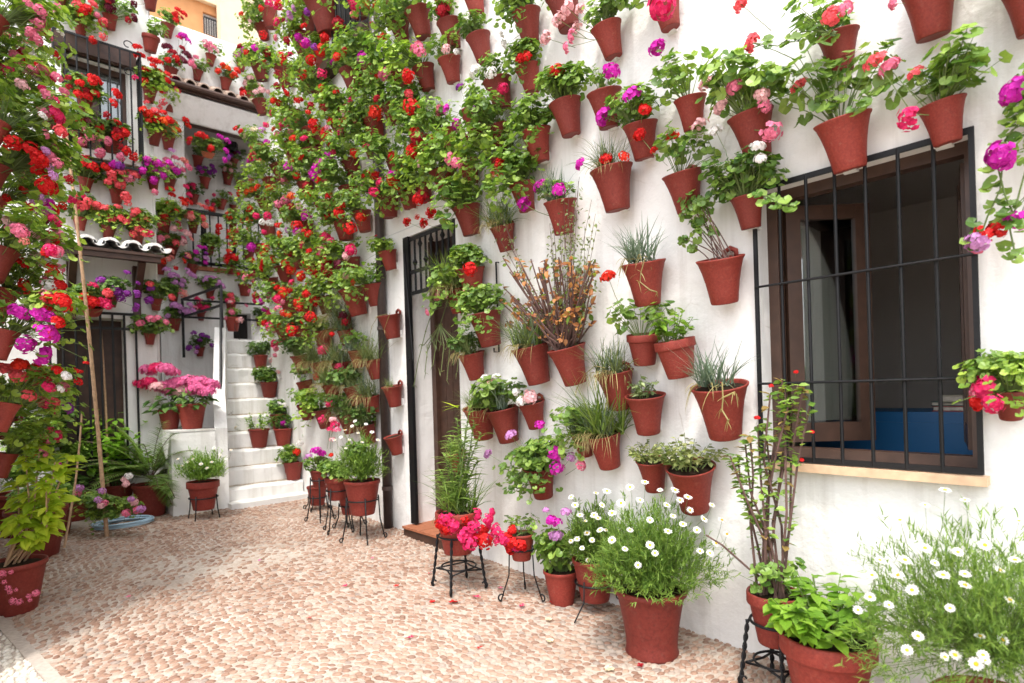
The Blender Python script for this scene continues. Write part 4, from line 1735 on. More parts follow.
R('terracotta pot of small pale succulents under the blue grass', 645, 395, 42, 'su', [], name='potted_succulent')
R('terracotta pot with an ear at its rim and yellowing grass', 614, 372, 40, ['dr', 'dr', 'b'], [], lug=True, fscale=.8, **GR)
R('terracotta pot of variegated cream edged leaves low on the wall beyond the window', 690, 466, 52, ['va'], [], name='potted_foliage_plant', fscale=1.0)
R('small terracotta pot half hidden behind the variegated pot', 652, 460, 34, 'va', [], name='potted_foliage_plant', fscale=.85)
R('terracotta pot of tall grass above the white daisy bush', 603, 433, 38, ['b', 'bg1', 'dr'], [], fscale=.9, **GR)
R('small terracotta pot of grass touching a bigger grass pot', 582, 432, 26, ['bg0', 'b', 'gt'], [], fscale=.75, **GR)
rust = R('terracotta pot with a huge rust leaved shrub of thick brown stems', 566, 347, 40, None, [], name='potted_shrub')
R('terracotta pot of thin grass tucked under the rust leaved shrub', 530, 346, 40, ['b', 'bg0', 'dr'], [], fscale=.85, **GR)
R('terracotta pot with one pale pink head beside the door, over the lowest ivy pot', 484, 312, 36, ['gt', 'g'], [(467, 292, 'pink', .9)], fscale=.8)
R('small terracotta pot of dark leaves hung low beside the plank door', 471, 353, 28, ['gd', 'dr'], [], fscale=.72)
R('terracotta pot of pinkish white geraniums with grass, lowest row beside the door', 502, 408, 36, ['g', 'b', 'gs'], [(490, 385, 'pale', 1.1), (497, 377, 'white', .9), (485, 378, 'white', .8), (516, 392, 'white', .7)], fscale=.85)
R('small terracotta pot with an ear and one whitish pink head', 531, 402, 28, None, [(530, 397, 'pale', 1.2), (521, 401, 'white', 1.0)], lug=True)
R('rust rimmed terracotta pot of grass half behind the lily stalks', 479, 407, 34, ['bg0', 'dr'], [], fscale=.6, **GR)
R('terracotta pot of magenta geraniums trailing low beside a white wall patch', 539, 466, 34, ['gt', 'gt', 'g', 'b'], [(535, 447, 'magenta', 1.1), (555, 453, 'magenta', 1.2), (557, 468, 'magenta', 1.2), (540, 425, 'magenta', .9), (511, 435, 'lilac', 1.0), (488, 454, 'lilac', .9), (571, 457, 'lilac', .8), (581, 465, 'pink', .9)], fscale=.82)
R('terracotta pot with red heads and drooping grass over the door corner', 466, 206, 30, ['gt', 'gt', 'bg0'], [(431, 213, 'red', 1.1), (424, 223, 'red', 1.1), (446, 222, 'red', .9), (407, 222, 'red', 1.0), (417, 217, 'red', .6)], fscale=.85)
R('bare terracotta pot with a big ear beside the pale stained wall', 502, 226, 26, ['b', 'dr', 'bg0'], [], lug=True, fscale=.75, **GR)
R('dark terracotta pot of ivy geranium beside the thin iron hook', 522, 184, 28, ['gt', 'gt'], [], fscale=.85)
R('leafy terracotta pot with one round red head by the door grille', 470, 268, 30, ['g', 'gy'], [(470, 269, 'red', 1.25)], fscale=.75)
R('terracotta pot of trailing grassy stems hanging before the plank door', 455, 288, 26, ['dr', 'dr', 'gt', 'bg1'], [(437, 296, 'pink', 1.0), (428, 312, 'pink', .7), (446, 294, 'pale', .8)], fscale=.85, **GR)
R('terracotta pot of ivy geranium half buried under hanging leaves', 535, 130, 32, ['gt', 'g'], [], fscale=.72)
R('terracotta pot with white geraniums at its rim beside a hot pink head', 497, 80, 30, ['g'], [(475, 72, 'white', 1.2), (491, 73, 'white', 1.2), (503, 88, 'hot', 1.0)], fscale=.6)
R('terracotta pot overflowing left with leaves and small white flowers', 526, 12, 30, ['gt', 'g'], [(506, 44, 'white', .9), (513, 49, 'white', .9), (502, 34, 'white', .6)], fscale=.75)
R('terracotta pot of airy leaves with a straw stuck in it', 478, 36, 26, ['g', 'gs'], [], fscale=.6)
R('terracotta pot cut by the wall top between two leafy pots', 472, -12, 26, 'gs', [], fscale=.6)
R('large terracotta pot at the wall top beside the pale pink geraniums', 562, -6, 36, 'g', [], fscale=.7)
R('terracotta pot with silvery leaves and a buff flower head', 449, 58, 24, 'gs', [(446, 49, 'pale', .8), (456, 52, 'white', .7)], fscale=.8)
R('terracotta pot with a big crimson geranium standing over it', 449, 22, 26, ['g'], [(443, 10, 'crimson', 1.45), (445, 16, 'crimson', 1.0)], fscale=.62)
R('terracotta pot of pinkish leaves with two purple heads', 474, 110, 30, ['gs', 'su'], [(457, 125, 'magenta', 1.2), (475, 110, 'purple', 1.0), (447, 109, 'magenta', .9), (460, 87, 'purple', .8), (440, 110, 'pink', 1.0)], fscale=.8)
R('terracotta pot behind leaves with two hot red buds above it', 527, 67, 26, ['gt', 'g'], [(521, 58, 'red', 1.0), (527, 56, 'red', .9)], fscale=.62)
R('slender terracotta pot with bare stems, alone beside the downpipe', 389, 315, 25, None, [], lug=True, block=True)
R('terracotta pot hooked over the downpipe, middle one of the three', 392, 386, 22, 'dr', [], lug=True, fscale=.35, **GR)
R('terracotta pot hooked over the downpipe, lowest of the three', 393, 436, 20, None, [], lug=True)
R('terracotta pot with lime leaves held against the downpipe near the stay wire', 387, 251, 20, 'gy', [(376, 236, 'crimson', .4)], fscale=.62)
R('terracotta pot on the wall behind the tall lily stalks', 456, 452, 20, 'bg0', [], fscale=.5, **GR)

# shrubs with shapes of their own
r = random.Random(5)


def own(root, name, mb, mats, origin):
    """a part built in world space round origin, attached to its thing"""
    me = mb.mesh(name, mats)
    o = put(name, me, root)
    o.matrix_world = Matrix.Translation(origin)
    bpy.context.view_layer.update()
    o.matrix_local = Matrix.Rotation(-root.rotation_euler[2], 4, 'Z') @ Matrix.Translation(V(origin) - V(root.location))
    return o


def find(label):
    for o in COL.objects:
        if o.get('label') == label:
            return o


# rust leaved shrub
mb = MB()
o0 = hit_x(566, 349, -.12)
for i in range(80):
    q = r.random()
    px_, py_2 = 498 + 98 * r.random(), 255 + 68 * r.random() + abs(q - .5) * 10
    tip = hit_x(px_, py_2, -r.uniform(.08, .34)) - o0
    b0 = V((r.uniform(-.05, .05), r.uniform(-.06, .06), -.02))
    mid = b0.lerp(tip, .5) + V((0, 0, -.02)) + rv(r, .015)
    mb.tube([b0, mid, tip], [.0075, .0065, .0045], 5, 1, cap=False)
    for j in range(r.randint(3, 9)):
        t = r.uniform(.4, 1.0) if j > 3 else r.uniform(.92, 1)
        p = mid.lerp(tip, max(0, 2 * t - 1))
        lf_oval(mb, p, rv(r) + V((-.3, 0, .8)), rv(r) + V((0, 0, .4)), r.uniform(.032, .06), r.uniform(.024, .036), r, 2 if r.random() < .18 else 0)
f_ = own(rust, 'foliage', mb, [M['rust'], M['stb'], M['lfy']], o0)
# airy olive shrub growing with it
mb = MB()
for i in range(34):
    px_, py_2 = 545 + 58 * r.random(), 172 + 110 * r.random()
    if i < 5:
        px_, py_2 = 470 + 60 * r.random(), 190 + 30 * r.random()
    tip = hit_x(px_, py_2, -r.uniform(.04, .26)) - o0
    b0 = V((r.uniform(-.05, .05), r.uniform(-.06, .06), -.02))
    mid = b0.lerp(tip, .5) + V((0, 0, -.04)) + rv(r, .03)
    mb.tube([b0, mid, tip], [.003, .0025, .0015], 4, 1, cap=False)
    for j in range(34):
        t = r.uniform(.25, 1)
        p = (b0.lerp(mid, 2 * t) if t < .5 else mid.lerp(tip, 2 * t - 1))
        dd = rv(r)
        e = p + dd * r.uniform(.005, .035)
        lf_oval(mb, e, rv(r) + V((0, 0, .6)), dd, r.uniform(.02, .034), .014, r, 0)
own(rust, 'airy_foliage', mb, [M['olive'], M['stb']], o0)
# fan of bare stems
root = find('tilted terracotta pot with bare stems fanning up to leafy tips by the window')
o0 = hit_x(722, 262, -.13)
mb = MB()
for (px_, py_2) in ((690, 205), (697, 197), (703, 215), (695, 222), (686, 212), (700, 205), (692, 245), (684, 238), (709, 230), (697, 232), (688, 198), (706, 205)):
    tip = hit_x(px_, py_2, -r.uniform(.12, .26)) - o0
    b0 = V((r.uniform(-.05, .05), r.uniform(-.08, .08), -.03))
    mid = b0.lerp(tip, .5) + V((0, 0, .01))
    mb.tube([b0, mid, tip], [.0035, .003, .0022], 4, 1, cap=False)
    for j in range(11):
        d = rv(r).normalized()
        lf_round(mb, tip + d * r.uniform(.01, .05), d + V((-.3, 0, .7)), d, r.uniform(.016, .028), r, 0)
own(root, 'foliage', mb, [M['lf'], M['stb']], o0)


def strands(root, pts, rad, mat):
    o0 = V(root.location)
    mb = MB()
    for p in pts:
        mb.tube([V(q) - o0 for q in p], rad, 4, 0)
        for q in p[1:]:
            for k in range(3):
                blade(mb, V(q) - o0 + rv(r, .01), rv(r) + V((0, 0, -.3)), r.uniform(.03, .08), .006, .8, r, 1)
    own(root, 'dry_stems', mb, [M['dryblade'], M['dryblade']] if mat is None else mat, o0)


strands(find('terracotta pot of blue grey grass with dry strands hanging down its front'),
        [[hit_x(x, y, -.28) for x, y in ((645, 258), (641, 272), (640, 282), (650, 290), (657, 292))], [hit_x(x, y, -.27) for x, y in ((625, 258), (621, 268), (619, 276))]], .0035, None)
strands(find('wide terracotta pot of blue grass with a dry stem drooping over it'),
        [[hit_x(x, y, -.32) for x, y in ((722, 382), (723, 398), (722, 410), (728, 420))], [hit_x(x, y, -.32) for x, y in ((722, 398), (735, 392))]], .004, None)
strands(find('terracotta pot with an ear at its rim and yellowing grass'),
        [[hit_x(x, y, -.26) for x, y in ((605, 368), (595, 366), (585, 374), (576, 390))], [hit_x(x, y, -.26) for x, y in ((606, 370), (606, 385), (608, 402))]], .003, None)
strands(find('slender terracotta pot with bare stems, alone beside the downpipe'),
        [[hit_x(x, y, -.2) for x, y in ((388, 314), (378, 316), (372, 326), (368, 345))], [hit_x(x, y, -.2) for x, y in ((390, 313), (384, 330))]], .003, None)
strands(find('terracotta pot of trailing grassy stems hanging before the plank door'),
        [[hit_x(x, y, -.2) for x, y in zip((455, 448, 440, xe, xe - 3), (286, 300, 325, 345, ye))] for xe, ye in ((436, 365), (444, 372), (430, 352), (450, 380), (441, 340), (424, 345), (448, 350), (456, 365), (434, 335), (460, 372), (428, 372))] +
        [[hit_x(x, y, -.2) for x, y in ((452, 290), (436, 300), (426, 330), (418, 362), (414, 385))]], .0042, [M['olive'], M['olive']])

# pots that hang past the frame's edge beyond the window
o_ = R('terracotta pot beside the window corner with red and pink heads and bright leaves', 1010, 388, 44, ['g', 'gy'], [(984, 387, 'hot', 1.0), (977, 402, 'red', .8), (993, 404, 'hot', .9), (976, 391, 'pink', .7)], fscale=.6, block=False)
R('trailing magenta geranium hanging beside the top corner of the barred window', 1052, 110, 50, ['gt', 'g'], [(1014, 91, 'magenta', 1.2), (1001, 156, 'magenta', 1.1), (1019, 220, 'magenta', 1.15), (977, 242, 'lilac', 1.0), (985, 233, 'red', .9), (998, 229, 'red', .9), (976, 248, 'pink', .7)], fscale=.62, block=False)
mb = MB()
root = find('trailing magenta geranium hanging beside the top corner of the barred window')
o0 = V(root.location)
for path in (((1040, 115), (1012, 130), (996, 160), (1005, 195), (1016, 220)), ((1030, 110), (1005, 140), (1000, 190), (988, 215), (980, 238)), ((1040, 120), (1020, 190), (1010, 230), (1016, 258))):
    pts = [hit_x(x, y, -.2) - o0 for x, y in path]
    mb.tube(pts, .003, 4, 1)
    for a, b in zip(pts, pts[1:]):
        for j in range(5):
            p = a.lerp(b, r.random()) + rv(r, .04)
            lf_round(mb, p, V((-.7, -.1, .6)) + rv(r, .4), rv(r), r.uniform(.02, .034), r, 0)
own(root, 'trailing_foliage', mb, [M['lf'], M['st']], o0)
for (lab, px_, path) in (('terracotta pot touching the grille corner, dense geranium trailing over the bars with white heads', 0, ((752, 195), (768, 196), (780, 204), (794, 206))),
                         ('terracotta pot with coral geraniums on long trailing stems, second above the barred window', 0, ((836, 34), (812, 30), (795, 34), (778, 46), (752, 43))),
                         ('terracotta pot touching the grille top, one tall geranium stem with a salmon head', 0, ((838, 116), (833, 95), (836, 75), (842, 60))),
                         ('terracotta pot touching the grille top, one tall geranium stem with a salmon head', 0, ((846, 118), (862, 104), (872, 92), (884, 82))),
                         ('terracotta pot touching the grille top, one tall geranium stem with a salmon head', 0, ((838, 116), (824, 105), (815, 96))),
                         ('terracotta pot of magenta geraniums trailing low beside a white wall patch', 0, ((535, 470), (518, 478), (508, 470), (498, 466)))):
    root = find(lab)
    o0 = V(root.location)
    mb = MB()
    pts = [hit_x(x, y, -.22) - o0 for x, y in path]
    mb.tube(pts, .0028, 4, 1)
    for a, b in zip(pts, pts[1:]):
        for j in range(6):
            p = a.lerp(b, r.random()) + rv(r, .03)
            lf_round(mb, p, V((-.7, -.1, .6)) + rv(r, .4), rv(r), r.uniform(.02, .036), r, 0)
    own(root, 'trailing_foliage', mb, [M['lf'], M['st']], o0)

# ------------------------------------------------------------------ the dense part of the same wall: tiers from the eaves down
DENSE = [
    # px, py, w, kinds, blooms
    # tier 0
    [(320, -4, 36, 'g', [(307, 12, 'purple', .8), (290, 15, 'lilac', 1.0), (294, 8, 'lilac', .7)]),
     (310, 14, 20, 'gt', [(288, 20, 'lilac', .8)]),
     (268, 10, 18, 'g', [(268, 2, 'hot', 1.0), (278, 5, 'hot', 1.2), (261, 8, 'red', .7)]),
     (355, -8, 24, 'gy', [(355, 3, 'hot', 1.3), (365, 5, 'orange', 1.0), (354, 14, 'salmon', .7)]),
     (390, -2, 26, 'gt', [(372, 24, 'crimson', .5)]),
     (417, 10, 26, ['gt', 'gy'], []),
     (440, -14, 24, 'gt', [])],
    # tier 1
    [(261, 25, 15, 'gd', [(246, 17, 'red', .7), (263, 35, 'red', 1.1), (250, 21, 'pale', .5)]),
     (298, 34, 20, 'gt', [(278, 22, 'hot', 1.1), (306, 43, 'magenta', 1.1), (298, 37, 'magenta', 1.0), (287, 41, 'crimson', 1.0), (314, 47, 'purple', .8), (276, 38, 'pink', .7)]),
     (321, 50, 20, 'g', [(338, 24, 'crimson', 1.4), (325, 38, 'red', 1.2), (321, 50, 'scarlet', 1.3), (311, 60, 'red', 1.2)]),
     (351, 70, 24, ['gs', 'g'], [(333, 62, 'magenta', .7)]),
     (399, 24, 20, 'gt', []),
     (369, 60, 22, 'g', [(363, 58, 'magenta', 1.1)]),
     (423, 67, 22, ['gt', 'g'], [(417, 48, 'pink', 1.1), (420, 52, 'pink', .9), (408, 76, 'red', 1.1)]),
     (396, 72, 20, 'gt', [(385, 74, 'pink', 1.1), (370, 82, 'pale', .7)])],
    # tier 2
    [(259, 64, 17, 'gd', [(255, 48, 'magenta', 1.2), (243, 50, 'magenta', .9), (267, 53, 'crimson', 1.1)]),
     (283, 66, 20, 'gt', [(282, 56, 'red', 1.2), (278, 74, 'crimson', .9), (277, 86, 'crimson', 1.0)]),
     (305, 72, 20, 'g', [(322, 74, 'hot', 1.1), (284, 88, 'crimson', .8), (287, 93, 'red', .8)]),
     (321, 90, 16, ['gy', 'gy'], [(322, 88, 'scarlet', .9), (326, 99, 'red', 1.2)]),
     (372, 118, 22, 'g', [(376, 113, 'scarlet', 1.4)]),
     (413, 110, 20, 'gt', [(411, 107, 'red', 1.4), (409, 94, 'coral', .9)]),
     (391, 104, 20, 'g', []),
     (348, 108, 20, 'gy', [(342, 116, 'pale', .9)])],
    # tier 3
    [(259, 100, 15, 'gs', [(262, 90, 'pale', 1.0), (251, 78, 'pale', .9), (256, 92, 'pale', .8), (268, 92, 'pale', .7)]),
     (291, 112, 20, 'gy', [(273, 101, 'crimson', .9), (272, 113, 'hot', .8), (284, 123, 'hot', 1.1)]),
     (311, 128, 20, 'gt', [(314, 124, 'red', 1.2), (315, 130, 'scarlet', .8), (308, 112, 'scarlet', .7), (297, 121, 'coral', .7)]),
     (338, 122, 18, 'g', [(326, 134, 'red', 1.4), (346, 124, 'red', 1.4), (330, 121, 'red', .8), (327, 128, 'pink', .6)]),
     (420, 138, 24, ['g', 'gt'], [(417, 138, 'crimson', 1.2), (415, 133, 'red', .9), (433, 139, 'red', .6)]),
     (445, 130, 24, 'gt', [(448, 145, 'hot', .6)]),
     (498, 126, 24, 'gt', [(465, 138, 'hot', .8)]),
     (369, 142, 16, 'gt', [])],
    # tier 4
    [(258, 146, 17, 'gs', [(254, 130, 'cream', 1.1), (245, 136, 'cream', 1.0), (262, 130, 'lilac', .9), (266, 125, 'hot', .9), (267, 143, 'magenta', .9)]),
     (291, 143, 22, 'gy', [(298, 142, 'white', .5)]),
     (311, 150, 20, 'g', [(330, 156, 'magenta', 1.2), (333, 152, 'hot', .6)]),
     (350, 160, 20, 'gt', [(355, 153, 'scarlet', 1.0)]),
     (397, 159, 22, 'g', [(392, 156, 'red', .9), (413, 151, 'red', 1.2), (413, 156, 'red', .7)]),
     (443, 170, 28, 'g', [(452, 160, 'pink', 1.3), (457, 163, 'pink', .9), (420, 163, 'pale', .7)]),
     (467, 161, 22, ['gy', 'g'], []),
     (500, 158, 22, ['gt'], [(500, 165, 'red', 1.1), (498, 175, 'coral', .9)])],
    # tier 5
    [(279, 164, 20, 'g', [(288, 167, 'magenta', 1.1), (297, 176, 'red', 1.0)]),
     (322, 168, 20, 'g', [(317, 169, 'magenta', 1.1), (314, 175, 'magenta', 1.2), (320, 163, 'magenta', .9)]),
     (269, 178, 15, 'gy', [(250, 161, 'magenta', 1.1), (269, 188, 'orange', .9)]),
     (305, 182, 18, 'gt', []),
     (387, 196, 22, 'g', [(368, 186, 'magenta', 1.4), (374, 192, 'hot', .9), (366, 175, 'red', 1.0)]),
     (407, 191, 18, 'g', [(394, 178, 'scarlet', 1.3), (398, 184, 'scarlet', 1.1), (392, 174, 'magenta', .9)]),
     (423, 184, 18, 'gt', [(422, 196, 'crimson', 1.3), (418, 200, 'red', 1.0)]),
     (348, 186, 20, 'gy', [])],
    # tier 6
    [(262, 196, 15, 'gy', [(247, 192, 'orange', 1.2), (252, 190, 'orange', .8)]),
     (284, 204, 18, 'gy', [(291, 196, 'orange', 1.0), (278, 204, 'pink', 1.0), (286, 200, 'pink', 1.1), (299, 206, 'pale', .9)]),
     (325, 202, 22, 'gt', [(339, 213, 'red', 1.2)]),
     (304, 222, 20, 'gy', [(306, 215, 'magenta', 1.3), (297, 226, 'red', 1.4), (298, 232, 'magenta', 1.1), (287, 230, 'lilac', .8), (280, 234, 'orange', 1.0)]),
     (361, 212, 20, ['g', 'gt'], [(361, 217, 'scarlet', 1.1), (339, 212, 'red', .7)]),
     (343, 221, 20, 'gt', [(350, 228, 'red', 1.4)]),
     (266, 222, 16, 'gy', [(250, 219, 'orange', 1.2), (256, 216, 'hot', .9), (268, 216, 'hot', 1.0), (270, 222, 'white', 1.1), (262, 222, 'white', .8), (249, 228, 'orange', .9)])],
    # tier 7
    [(258, 244, 15, 'gd', [(251, 247, 'magenta', 1.3), (265, 248, 'red', 1.2), (252, 260, 'red', 1.0), (264, 232, 'hot', .8)]),
     (292, 250, 20, 'g', [(274, 259, 'red', 1.1), (286, 264, 'red', 1.3), (291, 270, 'scarlet', 1.2)]),
     (325, 247, 20, 'g', [(325, 237, 'hot', 1.2), (331, 241, 'hot', .9), (324, 250, 'pink', 1.3), (309, 267, 'red', 1.4), (314, 273, 'red', 1.2), (304, 231, 'red', .6)]),
     (311, 256, 18, 'gt', [(301, 276, 'scarlet', 1.1)]),
     (350, 258, 20, 'gt', [(351, 250, 'hot', 1.2), (346, 256, 'pale', .9), (352, 228, 'red', .7)]),
     (283, 266, 18, 'g', [(263, 262, 'red', .9)]),
     (332, 268, 18, 'g', [(325, 268, 'crimson', 1.3), (329, 274, 'crimson', 1.2), (328, 261, 'crimson', 1.0), (339, 265, 'dark', 1.1), (322, 263, 'red', 1.0)])],
    # tier 8
    [(270, 278, 16, 'g', [(256, 296, 'crimson', 1.1), (255, 301, 'hot', .8), (262, 301, 'magenta', 1.0), (265, 309, 'magenta', .9)]),
     (288, 298, 20, ['g', 'gy'], [(284, 292, 'scarlet', 1.4), (277, 299, 'hot', 1.2), (282, 302, 'pink', .8), (273, 284, 'orange', .7)]),
     (305, 298, 18, 'g', [(299, 303, 'scarlet', 1.3), (300, 308, 'red', .9), (309, 286, 'red', .9)]),
     (323, 296, 18, 'gy', [(315, 301, 'red', 1.2), (335, 281, 'hot', 1.1)]),
     (352, 288, 28, 'g', [(346, 276, 'pale', .8)]),
     (372, 284, 22, ['gy'], [])],
    # tier 9
    [(281, 326, 16, 'gd', [(269, 326, 'hot', 1.2), (284, 313, 'scarlet', .9), (289, 315, 'orange', .8), (274, 331, 'crimson', .6)]),
     (300, 326, 20, ['g', 'g'], [(292, 330, 'red', 1.4), (311, 317, 'red', 1.2)]),
     (322, 330, 20, 'g', [(332, 334, 'red', .6)]),
     (343, 316, 16, 'dr', [(343, 315, 'dark', .9), (345, 322, 'crimson', .8)]),
     (345, 330, 16, ['b', 'dr'], [])],
    # tier 10
    [(300, 355, 20, ['gd', 'gd'], [(283, 341, 'hot', 1.1), (275, 344, 'hot', 1.2), (276, 349, 'pink', .8)]),
     (318, 362, 18, ['dr', 'dr'], [(323, 350, 'hot', 1.3)]),
     (341, 362, 20, ['dr', 'b', 'dr'], [(340, 368, 'hot', 1.1)]),
     (374, 360, 20, ['dr', 'dr'], []),
     (357, 350, 18, ['b', 'gs'], [])],
    # tier 11
    [(304, 381, 16, 'gs', [(317, 377, 'coral', .9)]),
     (330, 384, 18, ['dr', 'bg0'], []),
     (352, 386, 20, ['dr', 'gd'], []),
     (370, 396, 18, ['dr', 'b'], [(361, 396, 'hot', .4)])],
    # tier 12
    [(305, 404, 17, 'gs', []),
     (322, 409, 20, ['gy'], [(330, 403, 'hot', 1.0), (322, 420, 'hot', 1.1)]),
     (346, 414, 20, ['gd', 'dr'], []),
     (366, 424, 20, ['dr', 'gd'], [])],
]
ORD = ['first', 'second', 'third', 'fourth', 'fifth', 'sixth', 'seventh', 'eighth', 'ninth', 'tenth', 'eleventh', 'twelfth', 'thirteenth']


def colour_phrase(blooms):
    n = {}
    for b in blooms:
        n[b[2]] = n.get(b[2], 0) + (b[3] if len(b) > 3 else 1)
    if not n:
        return 'flowerless'
    k = sorted(n, key=lambda c: -n[c])
    if len(k) == 1 or n[k[1]] < .8:
        return COLOUR_WORD[k[0]]
    return COLOUR_WORD[k[0]] + ' and ' + COLOUR_WORD[k[1]]


for ti, tier in enumerate(DENSE):
    tier = sorted(tier, key=lambda e: e[0])
    for pi, (px_, py_2, w_, kk, bl) in enumerate(tier):
        kk = [kk] if isinstance(kk, str) else list(kk)
        plantname = 'geranium' if any(k.startswith('g') for k in kk) else 'grassy'
        cp = colour_phrase(bl)
        lab = '%s %s pot, %s from the stairs in flowered wall tier %s' % (cp, plantname, ORD[pi], ORD[ti])
        pyy = py_2
        if kk[0][0] == 'g' and kk[0] != 'gs' and ti < 10:
            kk = [r.choice(['w', 'w', 'wy']) if px_ > 330 else r.choice(['w', 'wy', 'wy'])]
        extra = ()
        if ti < 10 and px_ < 420 and plantname == 'geranium':
            extra = ((r.choice(['red', 'red', 'scarlet', 'hot', 'crimson', 'red']), 1), (r.choice(['hot', 'crimson', 'pink', 'red']), 1 if px_ < 345 else 0))
        potted(lab, px_, pyy, w_ * 1.06, kk, bl, wall='R', rand=extra, pot=r.choice(['flare', 'flare', 'plain']), fscale=(1.02 if ti < 10 else .9) * r.uniform(.92, 1.1), block=(px_ > 380),
               mat='pot_light' if (ti, pi) in ((4, 0),) else 'pot', group='flower pots on the dense flowered wall')

# thin silvery stems tangled below the dense tiers
# support blocks built into the wall behind the near pots
for (x, y, z) in BLOCKS:
    put('support_block', BLOCK, house, (0, y + .03, z + .02))

# ------------------------------------------------------------------ pots on the near side wall (beside the camera's edge)
def L(label, py, yd, w, kind, blooms, off=.14, **k):
    k.setdefault('fscale', 1.05)
    k.setdefault('rand', (('pink', 2), ('red', 1), ('hot', 1)))
    return potted(label, 0, py, w, kind, blooms, wall='L', yd=yd, off=off, **k)


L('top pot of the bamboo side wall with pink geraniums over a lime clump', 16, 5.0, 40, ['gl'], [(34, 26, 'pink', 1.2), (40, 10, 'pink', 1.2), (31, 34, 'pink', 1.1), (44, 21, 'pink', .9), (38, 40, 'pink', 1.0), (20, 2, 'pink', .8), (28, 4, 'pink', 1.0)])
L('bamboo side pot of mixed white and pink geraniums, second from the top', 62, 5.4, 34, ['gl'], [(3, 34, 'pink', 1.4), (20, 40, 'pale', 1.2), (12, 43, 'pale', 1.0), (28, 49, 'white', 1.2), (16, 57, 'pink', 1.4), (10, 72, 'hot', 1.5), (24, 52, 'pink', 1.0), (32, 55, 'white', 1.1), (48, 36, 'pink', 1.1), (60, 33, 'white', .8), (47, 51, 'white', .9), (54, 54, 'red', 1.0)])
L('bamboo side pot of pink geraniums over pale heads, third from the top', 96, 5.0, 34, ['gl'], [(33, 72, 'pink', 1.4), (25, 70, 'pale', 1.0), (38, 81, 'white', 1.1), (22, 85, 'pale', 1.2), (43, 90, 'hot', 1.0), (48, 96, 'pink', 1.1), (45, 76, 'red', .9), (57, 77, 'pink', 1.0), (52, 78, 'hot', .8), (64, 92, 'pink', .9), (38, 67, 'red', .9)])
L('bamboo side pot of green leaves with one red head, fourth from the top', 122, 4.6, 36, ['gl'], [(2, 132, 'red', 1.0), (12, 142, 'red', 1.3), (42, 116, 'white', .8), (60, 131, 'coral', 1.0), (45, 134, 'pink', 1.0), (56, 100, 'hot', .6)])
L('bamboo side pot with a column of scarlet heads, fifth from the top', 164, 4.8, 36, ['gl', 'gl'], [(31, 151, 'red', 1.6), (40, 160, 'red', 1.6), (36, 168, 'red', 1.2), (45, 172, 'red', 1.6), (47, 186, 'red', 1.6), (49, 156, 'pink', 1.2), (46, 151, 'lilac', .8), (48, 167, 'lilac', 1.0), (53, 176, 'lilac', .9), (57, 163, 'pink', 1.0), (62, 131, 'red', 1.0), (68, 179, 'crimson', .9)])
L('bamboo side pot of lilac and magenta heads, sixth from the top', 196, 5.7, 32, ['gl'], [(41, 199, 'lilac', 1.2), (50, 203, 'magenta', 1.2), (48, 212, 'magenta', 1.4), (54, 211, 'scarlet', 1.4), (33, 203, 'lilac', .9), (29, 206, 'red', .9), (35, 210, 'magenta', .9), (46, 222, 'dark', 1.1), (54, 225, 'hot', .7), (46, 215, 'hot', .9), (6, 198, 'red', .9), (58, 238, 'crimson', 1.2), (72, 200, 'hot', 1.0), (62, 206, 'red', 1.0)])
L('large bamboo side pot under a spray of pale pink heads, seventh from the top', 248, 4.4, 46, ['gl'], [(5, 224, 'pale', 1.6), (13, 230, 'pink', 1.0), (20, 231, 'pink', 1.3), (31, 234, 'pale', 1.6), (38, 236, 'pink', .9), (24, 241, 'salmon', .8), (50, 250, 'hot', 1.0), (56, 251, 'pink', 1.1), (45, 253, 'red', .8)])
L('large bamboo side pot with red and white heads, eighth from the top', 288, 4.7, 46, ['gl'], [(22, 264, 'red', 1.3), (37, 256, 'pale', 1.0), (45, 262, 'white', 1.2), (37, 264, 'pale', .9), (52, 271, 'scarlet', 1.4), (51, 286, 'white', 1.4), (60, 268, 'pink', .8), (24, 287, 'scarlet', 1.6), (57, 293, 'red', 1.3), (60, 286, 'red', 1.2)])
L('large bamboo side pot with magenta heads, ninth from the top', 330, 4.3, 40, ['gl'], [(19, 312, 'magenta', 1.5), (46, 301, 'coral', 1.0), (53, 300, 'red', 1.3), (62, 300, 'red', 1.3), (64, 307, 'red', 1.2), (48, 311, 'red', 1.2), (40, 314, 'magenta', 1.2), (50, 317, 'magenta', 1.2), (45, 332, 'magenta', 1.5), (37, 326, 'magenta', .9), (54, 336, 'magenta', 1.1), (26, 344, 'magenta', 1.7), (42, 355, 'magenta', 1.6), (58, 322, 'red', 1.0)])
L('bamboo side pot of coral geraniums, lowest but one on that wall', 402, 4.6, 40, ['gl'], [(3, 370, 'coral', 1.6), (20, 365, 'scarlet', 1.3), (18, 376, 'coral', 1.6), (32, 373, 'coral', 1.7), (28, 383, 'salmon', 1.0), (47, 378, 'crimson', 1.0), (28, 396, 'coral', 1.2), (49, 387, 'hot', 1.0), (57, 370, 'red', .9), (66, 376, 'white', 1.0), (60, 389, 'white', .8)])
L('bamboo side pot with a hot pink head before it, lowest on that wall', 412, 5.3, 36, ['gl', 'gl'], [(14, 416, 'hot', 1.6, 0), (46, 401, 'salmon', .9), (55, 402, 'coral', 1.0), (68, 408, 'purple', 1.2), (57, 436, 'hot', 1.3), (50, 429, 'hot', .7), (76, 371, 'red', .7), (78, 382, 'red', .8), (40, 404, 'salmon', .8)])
L('bamboo side pot under the coral geraniums with leaves alone', 452, 5.0, 34, ['gl'], [(60, 464, 'magenta', .4)], fscale=.9)

